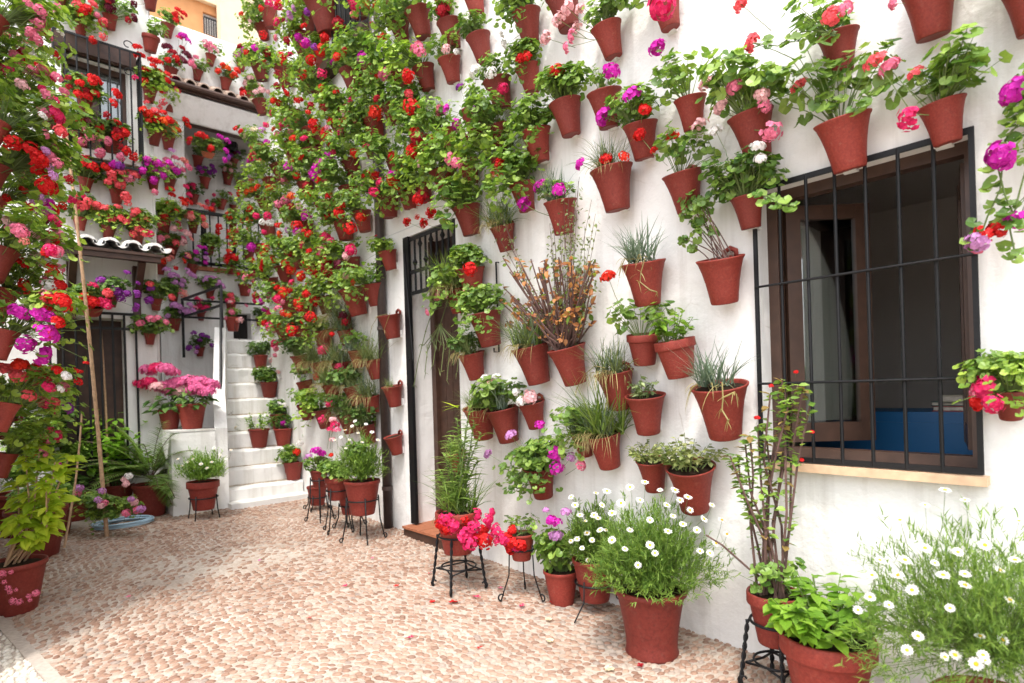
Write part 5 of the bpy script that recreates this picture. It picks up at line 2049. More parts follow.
# ------------------------------------------------------------------ pots on the porch house
def Fp(label, px, py, w, kind, blooms, **k):
    k.setdefault('fscale', .86)
    k.setdefault('rand', tuple((b[2], 1) for b in blooms[:4]))
    return potted(label, px, py, w, kind, blooms, wall='F', group='flower pots on the porch house', **k)


Fp('pot of pink geraniums at the top edge of the porch house', 62, -3, 16, 'g', [(58, 6, 'pink', .8), (56, 12, 'pink', .8)])
Fp('pot of coral geraniums trailing lime leaves above the window cage', 80, 22, 17, ['gy', 'gt'], [(84, 10, 'red', 1.2), (78, 5, 'coral', 1.1), (88, 8, 'red', 1.0), (103, 37, 'coral', 1.1), (93, 40, 'red', .9)])
Fp('pot with dark purple heads trailing beside it above the window cage', 110, 15, 17, 'g', [(110, 8, 'dark', 1.2), (103, 22, 'coral', 1.1), (128, 20, 'crimson', .9), (134, 18, 'dark', 1.1), (97, 15, 'pink', .7)])
Fp('pot at the roofline of the porch house beside the dark purple heads', 150, -6, 18, 'gs', [(134, 4, 'dark', .9)])
Fp('plain green leaved banded pot at the corner above the window cage', 151, 36, 19, 'gs', [], pot='band')
Fp('red geranium pot hung inside the window cage', 85, 101, 17, ['g', 'gd'], [(95, 80, 'red', 1.5), (88, 96, 'red', 1.2), (80, 76, 'crimson', .9), (86, 90, 'crimson', 1.0), (78, 94, 'red', 1.0), (117, 94, 'red', 1.2), (113, 103, 'red', 1.0), (106, 115, 'crimson', 1.0), (92, 82, 'red', 1.0), (80, 83, 'red', .9)], off=.42)
Fp('cerise and pink geranium pot on the window sill behind the bars', 80, 132, 20, ['gd', 'gt'], [(82, 142, 'pink', 1.1), (90, 137, 'pink', 1.2), (99, 138, 'pink', 1.1), (108, 141, 'pink', 1.0), (80, 120, 'crimson', 1.0), (100, 153, 'pink', 1.2), (86, 132, 'crimson', .9)], off=.16)
Fp('red geranium pot on the window sill behind the bars', 112, 140, 20, ['gd', 'g'], [(117, 136, 'red', 1.2), (121, 147, 'crimson', 1.0), (127, 151, 'red', 1.1), (133, 157, 'red', 1.2), (121, 157, 'pink', 1.0), (127, 133, 'red', .8), (115, 165, 'magenta', 1.2), (120, 166, 'purple', 1.0)], off=.16)
Fp('pot with two scarlet heads under the window cage', 86, 178, 18, ['gd', 'g'], [(86, 159, 'red', 1.3), (92, 166, 'red', 1.4), (106, 167, 'red', 1.4)])
Fp('pot of coral geraniums under the corner of the window cage', 117, 189, 18, 'g', [(120, 184, 'coral', 1.2), (135, 175, 'coral', 1.2), (112, 173, 'coral', 1.0), (130, 178, 'pink', 1.1), (126, 197, 'coral', 1.2), (128, 203, 'coral', .9), (121, 172, 'coral', 1.0)])
Fp('pot with a red head and lime leaves beside the cage scrolls', 150, 88, 17, ['gy', 'gy'], [(137, 47, 'red', 1.1), (140, 56, 'red', 1.2), (153, 61, 'red', 1.3), (158, 62, 'red', 1.2), (146, 70, 'red', .9), (160, 73, 'red', 1.3), (135, 78, 'hot', .9), (168, 75, 'red', 1.0)])
Fp('orange red geranium pot on the corner beside the window cage', 155, 131, 17, ['gy', 'g'], [(148, 114, 'scarlet', 1.3), (155, 115, 'scarlet', 1.2), (145, 113, 'red', 1.0), (157, 120, 'red', 1.0), (165, 121, 'orange', 1.2), (155, 111, 'coral', 1.0), (147, 103, 'coral', .9)])
Fp('magenta geranium pot on the corner below the cage foot', 153, 177, 15, 'gy', [(157, 163, 'magenta', 1.3), (153, 168, 'magenta', 1.2), (154, 180, 'magenta', 1.1), (163, 175, 'magenta', 1.0), (155, 192, 'pink', .8)])
Fp('hot pink geranium pot over the porch tiles nearest the bamboo', 80, 217, 17, ['gd', 'g'], [(72, 200, 'hot', 1.1), (83, 205, 'coral', 1.2), (88, 201, 'coral', 1.0), (79, 209, 'hot', .9)])
Fp('coral geranium pot over the middle of the porch tiles', 109, 226, 17, ['g', 'gy'], [(103, 214, 'coral', 1.2), (111, 218, 'coral', 1.3), (98, 207, 'coral', 1.1), (105, 208, 'coral', 1.0), (118, 207, 'coral', .9)])
Fp('coral geranium pot over the corner of the porch tiles', 138, 230, 17, ['gy', 'g'], [(127, 220, 'coral', 1.2), (133, 234, 'coral', 1.0), (145, 233, 'coral', 1.2), (136, 211, 'coral', 1.1), (150, 234, 'hot', 1.0)])
Fp('wide bowl of red geraniums hanging under the porch', 91, 306, 28, ['gd', 'g'], [(93, 286, 'hot', 1.2), (94, 302, 'red', 1.3), (108, 293, 'coral', 1.1), (108, 306, 'hot', 1.1), (84, 297, 'red', 1.0), (101, 300, 'hot', .8)], pot='bowl', off=.40)
Fp('small pot of purple flowers hanging from the porch bracket', 113, 296, 14, 'gd', [(121, 298, 'purple', 1.0), (127, 273, 'purple', .8), (137, 294, 'purple', 1.0), (135, 307, 'purple', 1.2), (138, 283, 'purple', .6)], off=.35)
Fp('pot of dark leaves and one coral head at the porch corner', 156, 298, 15, ['gd', 'g'], [(150, 284, 'coral', 1.0), (149, 300, 'purple', 1.0)])
Fp('pot with a pink head hung low between porch and stairs', 150, 333, 14, ['g', 'gd'], [(158, 318, 'pink', .9), (166, 322, 'pink', .7)])

# ------------------------------------------------------------------ gallery house: pier by the porch house, gallery, eave and wall under it
def Pp(label, px, py, w, kind, blooms, **k):
    k.setdefault('fscale', .78)
    k.setdefault('rand', tuple((b[2], 1) for b in blooms[:3]))
    k.setdefault('group', 'flower pots on the gallery house')
    return potted(label, px, py, w, kind, blooms, wall=k.pop('wall', 'P'), **k)


Pp('red geranium pot topmost of the column beside the porch house corner', 168, 24, 15, 'g', [(178, 10, 'red', 1.2), (175, 15, 'red', 1.1), (184, 14, 'red', 1.3), (182, 18, 'crimson', .8)])
Pp('dark crimson and magenta pot, second down the column beside the porch house', 171, 68, 16, 'g', [(167, 47, 'dark', 1.6), (173, 52, 'crimson', 1.3), (176, 58, 'red', 1.2), (187, 55, 'dark', 1.6), (184, 61, 'dark', 1.3), (183, 36, 'magenta', 1.4), (188, 41, 'magenta', 1.3), (179, 38, 'hot', .9), (168, 60, 'red', 1.1), (182, 48, 'crimson', 1.2)])
Pp('coral geranium pot, third down the column beside the porch house', 169, 99, 15, ['gy', 'g'], [(176, 78, 'hot', 1.2), (177, 90, 'coral', 1.2), (166, 83, 'red', 1.1), (163, 102, 'coral', 1.1), (164, 92, 'pink', 1.0), (160, 107, 'coral', 1.0)])
Pp('orange geranium pot, fourth down the column beside the porch house', 168, 136, 16, ['gy', 'g'], [(173, 130, 'orange', 1.3), (177, 129, 'orange', 1.2), (186, 120, 'red', 1.1), (188, 126, 'scarlet', 1.2), (184, 121, 'red', .8)])
Pp('pink and magenta geranium pot, fifth down the column beside the porch house', 170, 178, 15, 'g', [(167, 160, 'pink', 1.3), (175, 158, 'pink', 1.3), (184, 161, 'salmon', 1.6), (188, 167, 'pink', 1.3), (177, 171, 'magenta', 1.5), (172, 151, 'lilac', 1.1), (164, 167, 'magenta', 1.2), (178, 165, 'pale', 1.0), (183, 170, 'pink', .9)])
Pp('scarlet geranium pot with a broad lime crown, sixth down the column', 163, 217, 19, ['gy', 'gy'], [(170, 190, 'red', 1.5), (172, 195, 'red', 1.2), (182, 199, 'red', 1.3), (188, 202, 'red', 1.6), (184, 204, 'scarlet', 1.3), (189, 195, 'hot', 1.1), (186, 187, 'hot', 1.0), (164, 216, 'red', 1.2), (178, 224, 'crimson', 1.2)], fscale=1.1)
Pp('pink geranium pot, seventh down the column beside the porch house', 172, 246, 15, ['g', 'g'], [(174, 229, 'pale', 1.4), (180, 230, 'pink', 1.2), (187, 234, 'pale', 1.7), (176, 243, 'coral', 1.3), (162, 225, 'coral', 1.4), (160, 239, 'pink', 1.4), (167, 237, 'salmon', 1.0), (191, 239, 'salmon', .9), (149, 233, 'coral', 1.0)])
Pp('salmon geranium pot beside the end of the porch tiles', 160, 262, 15, 'gd', [(171, 251, 'salmon', 1.2), (188, 256, 'salmon', 1.3), (184, 261, 'scarlet', 1.0), (176, 268, 'red', .9)])
Pp('upper lilac geranium pot in the white wall by the gallery foot', 173, 289, 15, ['gd', 'g'], [(167, 270, 'lilac', 1.4), (172, 275, 'lilac', 1.4), (177, 276, 'lilac', 1.2), (190, 274, 'lilac', 1.5), (187, 270, 'lilac', 1.0), (194, 276, 'lilac', 1.2), (184, 294, 'salmon', 1.2), (180, 291, 'pink', 1.0)])
Pp('lower lilac geranium pot in the white wall by the gallery foot', 175, 318, 15, ['gd', 'g'], [(174, 305, 'lilac', 1.4), (180, 307, 'lilac', 1.4), (186, 311, 'lilac', 1.5), (193, 311, 'lilac', 1.4), (190, 305, 'lilac', 1.1), (195, 308, 'pink', 1.0)])
Pp('magenta geranium pot on the gallery railing nearest the column', 193, 264, 13, 'gd', [(196, 252, 'magenta', 1.2), (200, 247, 'magenta', 1.1), (206, 258, 'lilac', 1.1), (205, 248, 'magenta', .9), (206, 253, 'purple', .8)])
Pp('salmon geranium pot on top of the gallery railing', 193, 222, 13, ['g', 'gy'], [(191, 217, 'salmon', 1.2), (203, 218, 'coral', 1.2), (205, 225, 'salmon', 1.2), (200, 205, 'salmon', 1.2), (205, 208, 'coral', 1.3), (211, 209, 'scarlet', 1.0)])
Pp('flowerless pot of hanging leaves on the gallery railing', 210, 246, 11, ['gy', 'gt'], [])
Pp('red geranium pot inside the gallery railing', 233, 222, 10, 'gt', [(219, 227, 'red', 1.3), (218, 232, 'red', 1.2), (230, 233, 'red', 1.4), (236, 232, 'red', 1.1), (233, 238, 'red', 1.1), (230, 244, 'red', .9)])
Pp('red geranium pot at the foot of the gallery railing', 231, 265, 11, 'gt', [(228, 257, 'red', 1.5), (234, 257, 'red', 1.4), (229, 251, 'scarlet', 1.1), (236, 259, 'red', 1.0), (230, 238, 'red', 1.2)])
Pp('violet geranium pot at the gallery railing by the flowered wall', 249, 250, 13, 'gd', [(251, 247, 'purple', 1.5)])
Pp('lilac geranium pot on the white wall just under the gallery ledge', 210, 289, 11, 'g', [(205, 280, 'lilac', 1.1), (211, 278, 'lilac', 1.2), (219, 282, 'lilac', 1.0), (222, 286, 'lilac', 1.2), (213, 298, 'hot', .8)])
Pp('banded pot with pink buds under the gallery ledge by the flowered wall', 245, 284, 14, 'gs', [(238, 274, 'red', .9), (247, 275, 'scarlet', .9), (249, 291, 'pink', .8)], pot='band')
Pp('coral geranium pot behind the landing rail', 231, 303, 12, 'g', [(231, 301, 'coral', 1.3), (227, 300, 'hot', .8), (246, 305, 'pink', .8)])
Pp('hot pink geranium pot on the white wall beside the parapet', 201, 312, 10, 'gd', [(199, 306, 'hot', 1.1), (200, 301, 'hot', 1.0), (197, 298, 'hot', .7)])
Pp('purple flowered pot on the white wall over the hydrangeas', 200, 347, 11, 'gd', [(194, 333, 'purple', 1.0), (202, 335, 'purple', 1.0), (207, 337, 'purple', .9), (189, 348, 'purple', 1.0), (196, 352, 'lilac', .8)])
Pp('small pot of dark leaves by the end post of the landing rail', 260, 318, 9, 'gd', [])
# gallery interior
I = dict(wall='I', fscale=.72, group='flower pots inside the gallery')
Pp('round bright clay pot of red geraniums in front of the gallery', 208, 152, 15, ['g', 'g'], [(200, 135, 'red', 1.4), (205, 137, 'red', 1.2), (190, 140, 'red', 1.2), (189, 143, 'crimson', 1.0), (220, 137, 'magenta', 1.2), (227, 141, 'magenta', 1.2), (226, 151, 'magenta', 1.2), (228, 157, 'purple', 1.2), (225, 160, 'magenta', 1.0)], pot='bowl', mat='pot_light', fscale=.95)
Pp('dark clay pot behind the round bright one in the gallery', 198, 156, 13, 'gd', [], **I)
Pp('pot of dark leaves at the gallery back beside the magenta trail', 234, 159, 10, 'gd', [(231, 155, 'purple', .8), (238, 152, 'dark', .7)], **I)
Pp('purple flowered pot in the middle of the gallery back', 205, 177, 13, 'gd', [(199, 168, 'purple', 1.1), (205, 168, 'purple', 1.0), (212, 166, 'purple', 1.1), (215, 171, 'purple', .9), (202, 172, 'magenta', .8)], **I)
Pp('pale topped pot with leaves hanging under it at the gallery back', 228, 173, 13, 'gt', [(225, 169, 'pale', .9), (231, 170, 'pale', .8)], **I)
Pp('pot of greyish leaves near the gallery end by the flowered wall', 241, 181, 11, 'gs', [(243, 170, 'lilac', .8)], **I)
Pp('pot of upright leaves low at the gallery back', 222, 199, 12, 'gs', [(214, 195, 'hot', .8)], **I)
Pp('small pot low at the gallery back by the flowered wall', 234, 205, 10, 'gs', [], **I)
Pp('pot of arching green leaves with hot pink heads in the gallery', 194, 194, 12, 'gd', [(186, 186, 'hot', 1.1), (189, 194, 'hot', 1.1)], **I)
Pp('small coral flowered pot beside the gallery railing top', 212, 207, 10, 'gs', [(207, 201, 'hot', .9), (212, 208, 'coral', .9)], **I)
Pp('dark clay pot high at the gallery end', 246, 143, 10, 'gd', [], **I)
Pp('pink geranium pot topmost on the wall over the eave tiles', 211, 55, 12, 'gs', [(207, 46, 'pink', 1.1), (213, 47, 'pink', 1.2), (217, 51, 'pale', .9), (210, 43, 'pink', .8)])
Pp('pink geranium pot low on the wall over the eave tiles', 198, 70, 12, 'gs', [(191, 63, 'pink', 1.1), (194, 66, 'pink', .9)])
Pp('orange geranium pot on the wall over the eave tiles', 226, 79, 13, 'g', [(218, 71, 'scarlet', 1.3), (228, 68, 'orange', 1.2), (237, 71, 'scarlet', 1.4), (232, 76, 'orange', .8)])
Pp('magenta geranium pot over the eave tiles near the flowered wall', 241, 60, 12, 'g', [(237, 54, 'magenta', 1.2), (243, 48, 'magenta', 1.2), (245, 54, 'hot', .9)])
Pp('pale pink geranium pot over the eave tiles against the flowered wall', 250, 88, 13, 'gy', [(250, 78, 'pale', 1.1), (245, 84, 'pale', .9)])


# ------------------------------------------------------------------ stands and floor pots
def stand(label, top, D, zg, twist=False, legs=4, splay=.05, scroll=True, group='iron pot stands'):
    """wrought iron pot stand: ring under the rim, legs to the ground; top = centre of the ring"""
    x, y, z = top
    root = thing('pot_stand', label, 'pot stand', (x, y, zg), r.uniform(0, 1.0), group)
    h = z - zg
    R0 = D / 2
    mb = MB()
    pts = [(R0 * math.cos(2 * PI * k / 24), R0 * math.sin(2 * PI * k / 24), h) for k in range(25)]
    mb.tube(pts, .007, 6)
    if twist:
        mb.build('ring', M['iron'], root, smooth=True)
        mb = MB()
        pts = [(R0 * .9 * math.cos(2 * PI * k / 24), R0 * .9 * math.sin(2 * PI * k / 24), h * .42) for k in range(25)]
        mb.tube(pts, .006, 6)
    mb.build('ring', M['iron'], root, smooth=True)
    for k in range(legs):
        q = 2 * PI * k / legs + .4
        c, s = math.cos(q), math.sin(q)
        mb = MB()
        if twist:
            n = 26
            for j in range(2):
                pts = []
                for i in range(n + 1):
                    t = i / n
                    rad = R0 + .01 + splay * t
                    w_ = t * 22 + j * PI
                    pts.append(((rad + .006 * math.cos(w_)) * c - .006 * math.sin(w_) * s, (rad + .006 * math.cos(w_)) * s + .006 * math.sin(w_) * c, h * (1 - t) + .012 * t))
                mb.tube(pts, .0062, 5)
        else:
            mb.tube([(c * R0, s * R0, h + .03), (c * (R0 + .01), s * (R0 + .01), h * .5), (c * (R0 + splay), s * (R0 + splay), .012)], .0065 if legs > 3 else .0045, 6)
        if scroll:
            pts = []
            for i in range(9):
                a = -PI / 2 + i / 8 * 1.35 * PI
                rr = .022
                d = R0 + splay + rr * math.cos(a) * .9
                pts.append((c * d, s * d, .03 + rr * math.sin(a)))
            mb.tube(pts, .006, 5)
        mb.build('leg', M['iron'], root, smooth=True)
    if twist:
        for k in range(legs):
            q0, q1 = 2 * PI * k / legs + .4, 2 * PI * (k + 1) / legs + .4
            rr = R0 + splay * .62
            mb = MB()
            m_ = (math.cos((q0 + q1) / 2) * rr * .55, math.sin((q0 + q1) / 2) * rr * .55, h * .38)
            mb.tube([(math.cos(q0) * rr, math.sin(q0) * rr, h * .36), m_, (math.cos(q1) * rr, math.sin(q1) * rr, h * .36)], .006, 5)
            mb.build('brace', M['iron'], root, smooth=True)
    return root


def on_ground(px, py_foot):
    p = hit_g(px, py_foot)
    return p


def stood(label, slabel, px, py_rim, w, ground_y_px, pot, kind, blooms=(), twist=False, legs=4, fscale=None, mat='pot', splay=.05, scroll=True, **k):
    """pot on an iron stand: the stand's feet come down at ground_y_px in the photograph"""
    g = hit_g(px, ground_y_px)
    dz = depth(g)
    c = at_depth(px, py_rim, dz)
    D = w / F * dz
    h = POTS[pot, mat][1] * D / 2
    base = V((c.x, c.y, c.z - h))
    ro, cc, rm = standing(label, base, D, pot, kind, blooms, fscale=fscale, mat=mat, **k)
    prof_r = .40 * D + .012
    stand(slabel, (c.x, c.y, base.z + h * .42), prof_r * 2, gz(c.y), twist, legs, splay, scroll)
    return ro, cc, D


def grounded(label, px, foot_px, w, pot, kind, blooms=(), fscale=None, mat='pot', z=None, **k):
    if z is None:
        g = hit_g(px, foot_px)
    else:
        d = ray(px, foot_px)
        t = (z - EYE.z) / d.z
        g = EYE + d * t
    D = w / F * depth(g)
    ro, c, rm = standing(label, g, D, pot, kind, blooms, fscale=fscale, mat=mat, **k)
    return ro, c, D


FP = 'floor pots along the flowered wall'
# daisy tub
r = random.Random(77)


def daisies(root, c, px_pts, dz, seed, stem=.13):
    bpy.context.view_layer.update()
    inv = root.matrix_world.inverted()
    rr = random.Random(seed)
    ms = [daisy_mesh(i + seed, stem) for i in range(3)]
    for (x, y) in px_pts:
        p = at_depth(x, y, depth(c) + rr.uniform(*dz))
        o = put('daisy', rr.choice(ms), root)
        z = ((p - V(c)).normalized() * .6 + V((-.35, -.35, .7)) + rv(rr, .35)).normalized()
        o.rotation_mode = 'QUATERNION'
        o.rotation_quaternion = inv.to_quaternion() @ z.to_track_quat('Z', 'Y')
        o.location = inv @ p
        s = rr.uniform(.85, 1.2) * (.82 if stem > .15 else 1)
        o.scale = (s, s, s)


ro, c, D = grounded('large bell shaped tub overflowing with white daisies under the variegated pot', 652, 652, 73, 'big', None, group=FP, name='potted_daisy_bush')
G_F = feathery(5, .35, .38, 2700, low=-.08, W=.0066)
put('foliage', G_F, ro, (0, 0, c.z - ro.location.z + .02))
daisies(ro, c, [(630, 487), (594, 515), (612, 513), (621, 503), (607, 491), (650, 520), (667, 505), (673, 516), (680, 500), (688, 497), (690, 510), (683, 524), (668, 531), (650, 545), (655, 553), (625, 549), (704, 519), (710, 553), (722, 520), (640, 500), (697, 530), (716, 543), (700, 551),
                (727, 534), (630, 530), (600, 530), (612, 540), (660, 490), (645, 482), (675, 490), (712, 505), (638, 565)], (-.33, -.2), 40)
ro, c, D = stood('banded pot of white daisies on a thin wire stand beside the daisy tub', 'thin three legged wire stand under the smaller daisy pot', 594, 558, 44, 612, 'plain', None, legs=3, scroll=False, splay=.12, group=FP, name='potted_daisy_bush')
G_F2 = feathery(8, .19, .29, 800, low=-.1)
put('foliage', G_F2, ro, (0, 0, c.z - ro.location.z + .02))
daisies(ro, c, [(575, 505), (585, 521), (598, 518), (577, 539), (587, 533), (602, 505), (580, 515), (571, 541), (592, 540), (606, 530), (596, 493), (571, 497), (588, 560), (582, 548)], (-.2, -.05), 60)
ro, c, D = grounded('small floor pot of mauve geranium between two stands', 562, 603, 36, 'plain', ['gs', 'gs', 'g'], [(551, 520, 'magenta', .9), (557, 523, 'magenta', 1.0), (556, 536, 'lilac', 1.0), (546, 510, 'lilac', .6), (566, 512, 'lilac', .8)], fscale=1.0, fz=1.35, group=FP)
ro, c, D = stood('small pot of vivid red geraniums on a leaning iron stand', 'tall thin stand of the small red geranium pot', 521, 533, 28, 598, 'plain', 'gs', [(510, 541, 'red', 1.3), (516, 547, 'hot', 1.3), (520, 545, 'red', 1.2), (503, 538, 'hot', 1.0), (496, 530, 'hot', 1.0), (512, 530, 'red', .9), (497, 541, 'hot', .8), (510, 549, 'red', 1.1)], legs=3, splay=.07, fscale=.7, group=FP)
ro, c, D = stood('pot of tall grass spilling hot red geraniums beside the door step', 'twisted iron stand of the grass pot beside the door step', 457, 511, 44, 588, 'band', ['bg1', 'bg0'],
                 [(445, 519, 'hot', 1.3), (452, 526, 'hot', 1.2), (446, 528, 'red', 1.2), (460, 530, 'red', 1.3), (466, 536, 'hot', 1.4), (474, 527, 'hot', 1.3), (478, 537, 'red', 1.3), (483, 531, 'red', 1.3), (477, 515, 'hot', 1.0), (488, 520, 'hot', 1.1), (471, 543, 'hot', 1.2), (485, 541, 'red', 1.2), (455, 519, 'hot', 1.1), (489, 538, 'hot', 1.0), (492, 512, 'hot', .7), (465, 520, 'red', 1.0), (440, 524, 'red', .8), (487, 526, 'hot', 1.0)],
                 twist=True, fscale=1.05, group=FP, name='potted_grass_plant')
# lily stalks rise from it
mb = MB()
for k, (bx, tx, ty) in enumerate(((452, 457, 418), (460, 470, 405), (465, 481, 432), (449, 445, 455), (456, 462, 440), (462, 474, 420), (455, 450, 438), (464, 478, 460), (459, 466, 425), (450, 440, 470))):
    b0, t0 = V((r.uniform(-.05, .05), r.uniform(-.05, .05), 0)), at_depth(tx, ty, depth(c) + .05 * k) - c
    mid = b0.lerp(t0, .5) + V((.0, .0, .02))
    mb.tube([b0, mid, t0], [.006, .005, .003], 5, 1, cap=False)
    for j in range(46):
        t = .08 + .92 * j / 46
        p = b0.lerp(mid, 2 * t) if t < .5 else mid.lerp(t0, 2 * t - 1)
        q = j * 2.4
        blade(mb, p, V((math.cos(q), math.sin(q), .5)), r.uniform(.09, .16), .02, .7, r, 0)
for k in range(4):
    p = at_depth(459, 407, depth(c)) - c
    blade(mb, p + rv(r, .01), at_depth(440 + 4 * k, 412 - 3 * k, depth(c)) - c - p, .13, .02, .3, r, 2)
me = mb.mesh('lily_stalks', [M['blade'], M['st'], M['lime']])
put('lily_stalks', me, ro, c - V(ro.location))

# thorny euphorbia on a twisted stand
M['dull'] = leafmat('dull_reddish_leaf', (.17, .12, .035), (.36, .24, .08))
ro, c, D = stood('thorny upright euphorbia in a banded pot below the window corner', 'twisted iron stand carrying the thorny euphorbia', 775, 592, 54, 690, 'band', None, twist=True, splay=.04, group=FP, name='potted_euphorbia')
mb = MB()
for k in range(15):
    px_ = 730 + 85 * ((k * .618) % 1)
    py_2 = 365 + abs(px_ - 787) * 1.5 + 30 * r.random()
    b0 = V((r.uniform(-.06, .06), r.uniform(-.06, .06), -.02))
    t0 = at_depth(px_, py_2, depth(c) + r.uniform(-.08, .10)) - c
    m1 = b0.lerp(t0, .33) + V((0, 0, .05)) + rv(r, .04)
    m2 = b0.lerp(t0, .66) + V((0, 0, .04)) + rv(r, .045)
    path = [b0, m1, m2, t0]
    mb.tube(path, [.0066, .006, .0052, .004], 5, 1, cap=False)
    for a, b in zip(path, path[1:]):
        for j in range(26):
            p = a.lerp(b, r.random())
            d = rv(r).normalized()
            d.z *= .4
            e = p + d * .016
            s = d.cross(V((0, 0, 1))).normalized() * .0016
            mb.add([p + s, p - s, e], [(0, 1, 2)], 1)
    for j in range(r.randint(30, 46)):
        t = 1 - (r.random() ** 1.9) * .75
        p = m2.lerp(t0, 3 * t - 2) if t > .667 else m1.lerp(m2, 3 * t - 1) if t > .333 else b0.lerp(m1, 3 * t)
        d = rv(r)
        d.z = abs(d.z) * .5 + .15
        lf_oval(mb, p, V((0, 0, 1)) + rv(r, .5), d, r.uniform(.03, .058), r.uniform(.022, .036), r, 2 if r.random() < .16 else 0, curl=.1)
me = mb.mesh('euphorbia_stems', [M['lf'], M['stb'], M['dull']])
put('euphorbia_stems', me, ro, c - V(ro.location))
put('foliage', G['gs1'], ro, c - V(ro.location), (0, 0, 1), .85)
for (x, y) in ((812, 432), (771, 386), (796, 372), (757, 418), (801, 460)):
    rm = Matrix.Translation(ro.location)
    bloom(ro, at_depth(x, y, depth(c) - .05), at_depth(x - 3, y + 20, depth(c)), 'red', r, .3, rm)
mb = MB()
a_, b_2 = c + V((0, 0, .02)), at_depth(706, 535, depth(c) - .02)
mb.tube([a_ - c, at_depth(748, 568, depth(c)) - c, at_depth(722, 545, depth(c)) - c, b_2 - c], [.006, .0055, .005, .004], 5)
put('bare_runner', mb.mesh('bare_runner', M['stb'], True), ro, c - V(ro.location))

# basil and the big daisy bush in the near corner
ro, c, D = grounded('bright green basil in a wide banded pot nearest the window wall', 829, 716, 88, 'band', 'ba', [], group=FP, name='potted_basil', fscale=1.0)
for o in list(COL.objects):
    if o.parent == ro and o.name.startswith('foliage'):
        o.data = ovals(204, .20, .21, 420, (.04, .068), .58, 'basil', True, stalks=34)
        o.scale = (1.5, 1.5, 1.2)
p = hit_x(992, 560, -.42)
ro, c, rm = standing('tall airy daisy bush with yellow eyed white flowers under the window sill', V((p.x, p.y, gz(p.y))), .38, 'big', None, group=FP, name='potted_daisy_bush')
G_F3 = feathery(13, .44, .40, 3300, low=-.35, W=.0044)
put('foliage', G_F3, ro, (0, 0, c.z - ro.location.z + .18))
daisies(ro, c, [(965, 574), (943, 575), (935, 563), (889, 605), (898, 575), (870, 597), (907, 650), (983, 655), (945, 657), (976, 664), (980, 636), (985, 660), (955, 655), (965, 585), (918, 636), (925, 548), (958, 552), (905, 560), (1010, 600), (1000, 570), (1015, 560), (880, 560),
                (945, 490), (965, 500), (925, 505), (900, 520), (1019, 521), (985, 545), (872, 575), (858, 610), (912, 590), (1003, 640), (950, 608)], (-.36, -.14), 80, .2)

# row of stands towards the stairs
ro, c, D = stood('broad pot of small white daisies on an iron stand beside the downpipe', 'heavy scrolled stand under the broad daisy pot by the downpipe', 362, 480, 36, 541, 'plain', None, group=FP, name='potted_daisy_bush', fscale=1.0)
put('foliage', G_F2, ro, (0, 0, c.z - ro.location.z + .02), (0, 0, 1), 1.15)
put('flowering_top', G['gs2'], ro, (0, 0, c.z - ro.location.z + .2), (0, 0, 1), .9)
daisies(ro, c, [(345, 430), (352, 426), (358, 433), (366, 424), (372, 432), (349, 440), (362, 442), (341, 437), (378, 440), (355, 421), (369, 446), (346, 448), (335, 440)], (-.16, .0), 95)
stood('banded pot of leafy geranium on a stand behind the broad daisy pot', 'scrolled stand just behind the broad daisy pot', 337, 477, 24, 532, 'band', ['g', 'g'], [(337, 430, 'pink', .9), (332, 440, 'pale', .8), (331, 455, 'scarlet', .6)], group=FP, fscale=.85)
stood('low pot on a short stand under the broad daisy pot', 'short stand under the low pot by the downpipe', 349, 493, 22, 527, 'plain', None, group=FP)
stood('pot of magenta geraniums, first stand pot from the stairs', 'scrolled stand of the magenta geranium nearest the stairs', 319, 470, 18, 521, 'plain', ['g'], [(316, 451, 'magenta', 1.2), (321, 453, 'magenta', 1.2), (309, 457, 'lilac', 1.0), (335, 425, 'hot', 1.4), (333, 420, 'pale', 1.0), (330, 430, 'hot', 1.0)], group=FP, fscale=.75)
stood('plain clay pot on the low scrolled stand nearest the stairs', 'low scrolled stand with feet curled on the cobbles', 317, 486, 20, 510, 'plain', None, group=FP)
# pots on the stairs: steps rise 21 cm each
def step_z(i):
    return gz(SY) + rise * (i + 1)


def on_step(label, px, i, t, w, pot, kind, blooms=(), back=.085, **k):
    y = SY + tread * i + back
    p = hit_y(px, 400, y)
    base = V((min(p.x, -.10), y, step_z(i) + .003))
    D = w / F * depth(base)
    return standing(label, base, D, pot, kind, blooms, group='pots standing on the stairs', **k)


base_ = hit_y(258, 460, SY + tread * 2 + .09)
on_step('small shrub with yellowish flowers in a pot in the middle of the stairs', 258, 2, 0, 20, 'plain', None, name='potted_shrub', back=.085)
ro = find('small shrub with yellowish flowers in a pot in the middle of the stairs')
me_ = ovals(301, .2, .32, 170, (.04, .06), .6, 'lf', True, stalks=11)
put('foliage', me_, ro, (0, 0, .2))
for (x, y, cc_) in ((229, 420, 'cream'), (236, 428, 'cream'), (231, 413, 'white'), (229, 426, 'orange')):
    bloom(ro, at_depth(x, y, depth(ro.location) + .02), V(ro.location) + V((0, 0, .25)), cc_, r, .7, Matrix.Translation(ro.location))
on_step('pot of red and lilac geraniums at the wall end of the lowest step', 301, 0, 0, 19, 'plain', ['g'], [(297, 452, 'scarlet', 1.2), (300, 443, 'white', 1.0), (308, 457, 'lilac', 1.1), (305, 460, 'lilac', .8)], fscale=1.05, back=.08)
on_step('pot of dark leaves standing at the wall end of a middle step', 293, 2, 0, 18, 'plain', ['gd'], [(300, 426, 'lilac', .5)], fscale=1.0, back=.085)
on_step('pot with a magenta head at the wall end of the stairs', 286, 3, 0, 16, 'plain', ['gd', 'g'], [(284, 423, 'magenta', 1.2), (283, 429, 'magenta', 1.2), (279, 404, 'white', 1.0), (285, 405, 'white', .9)], fscale=1.0, back=.085)
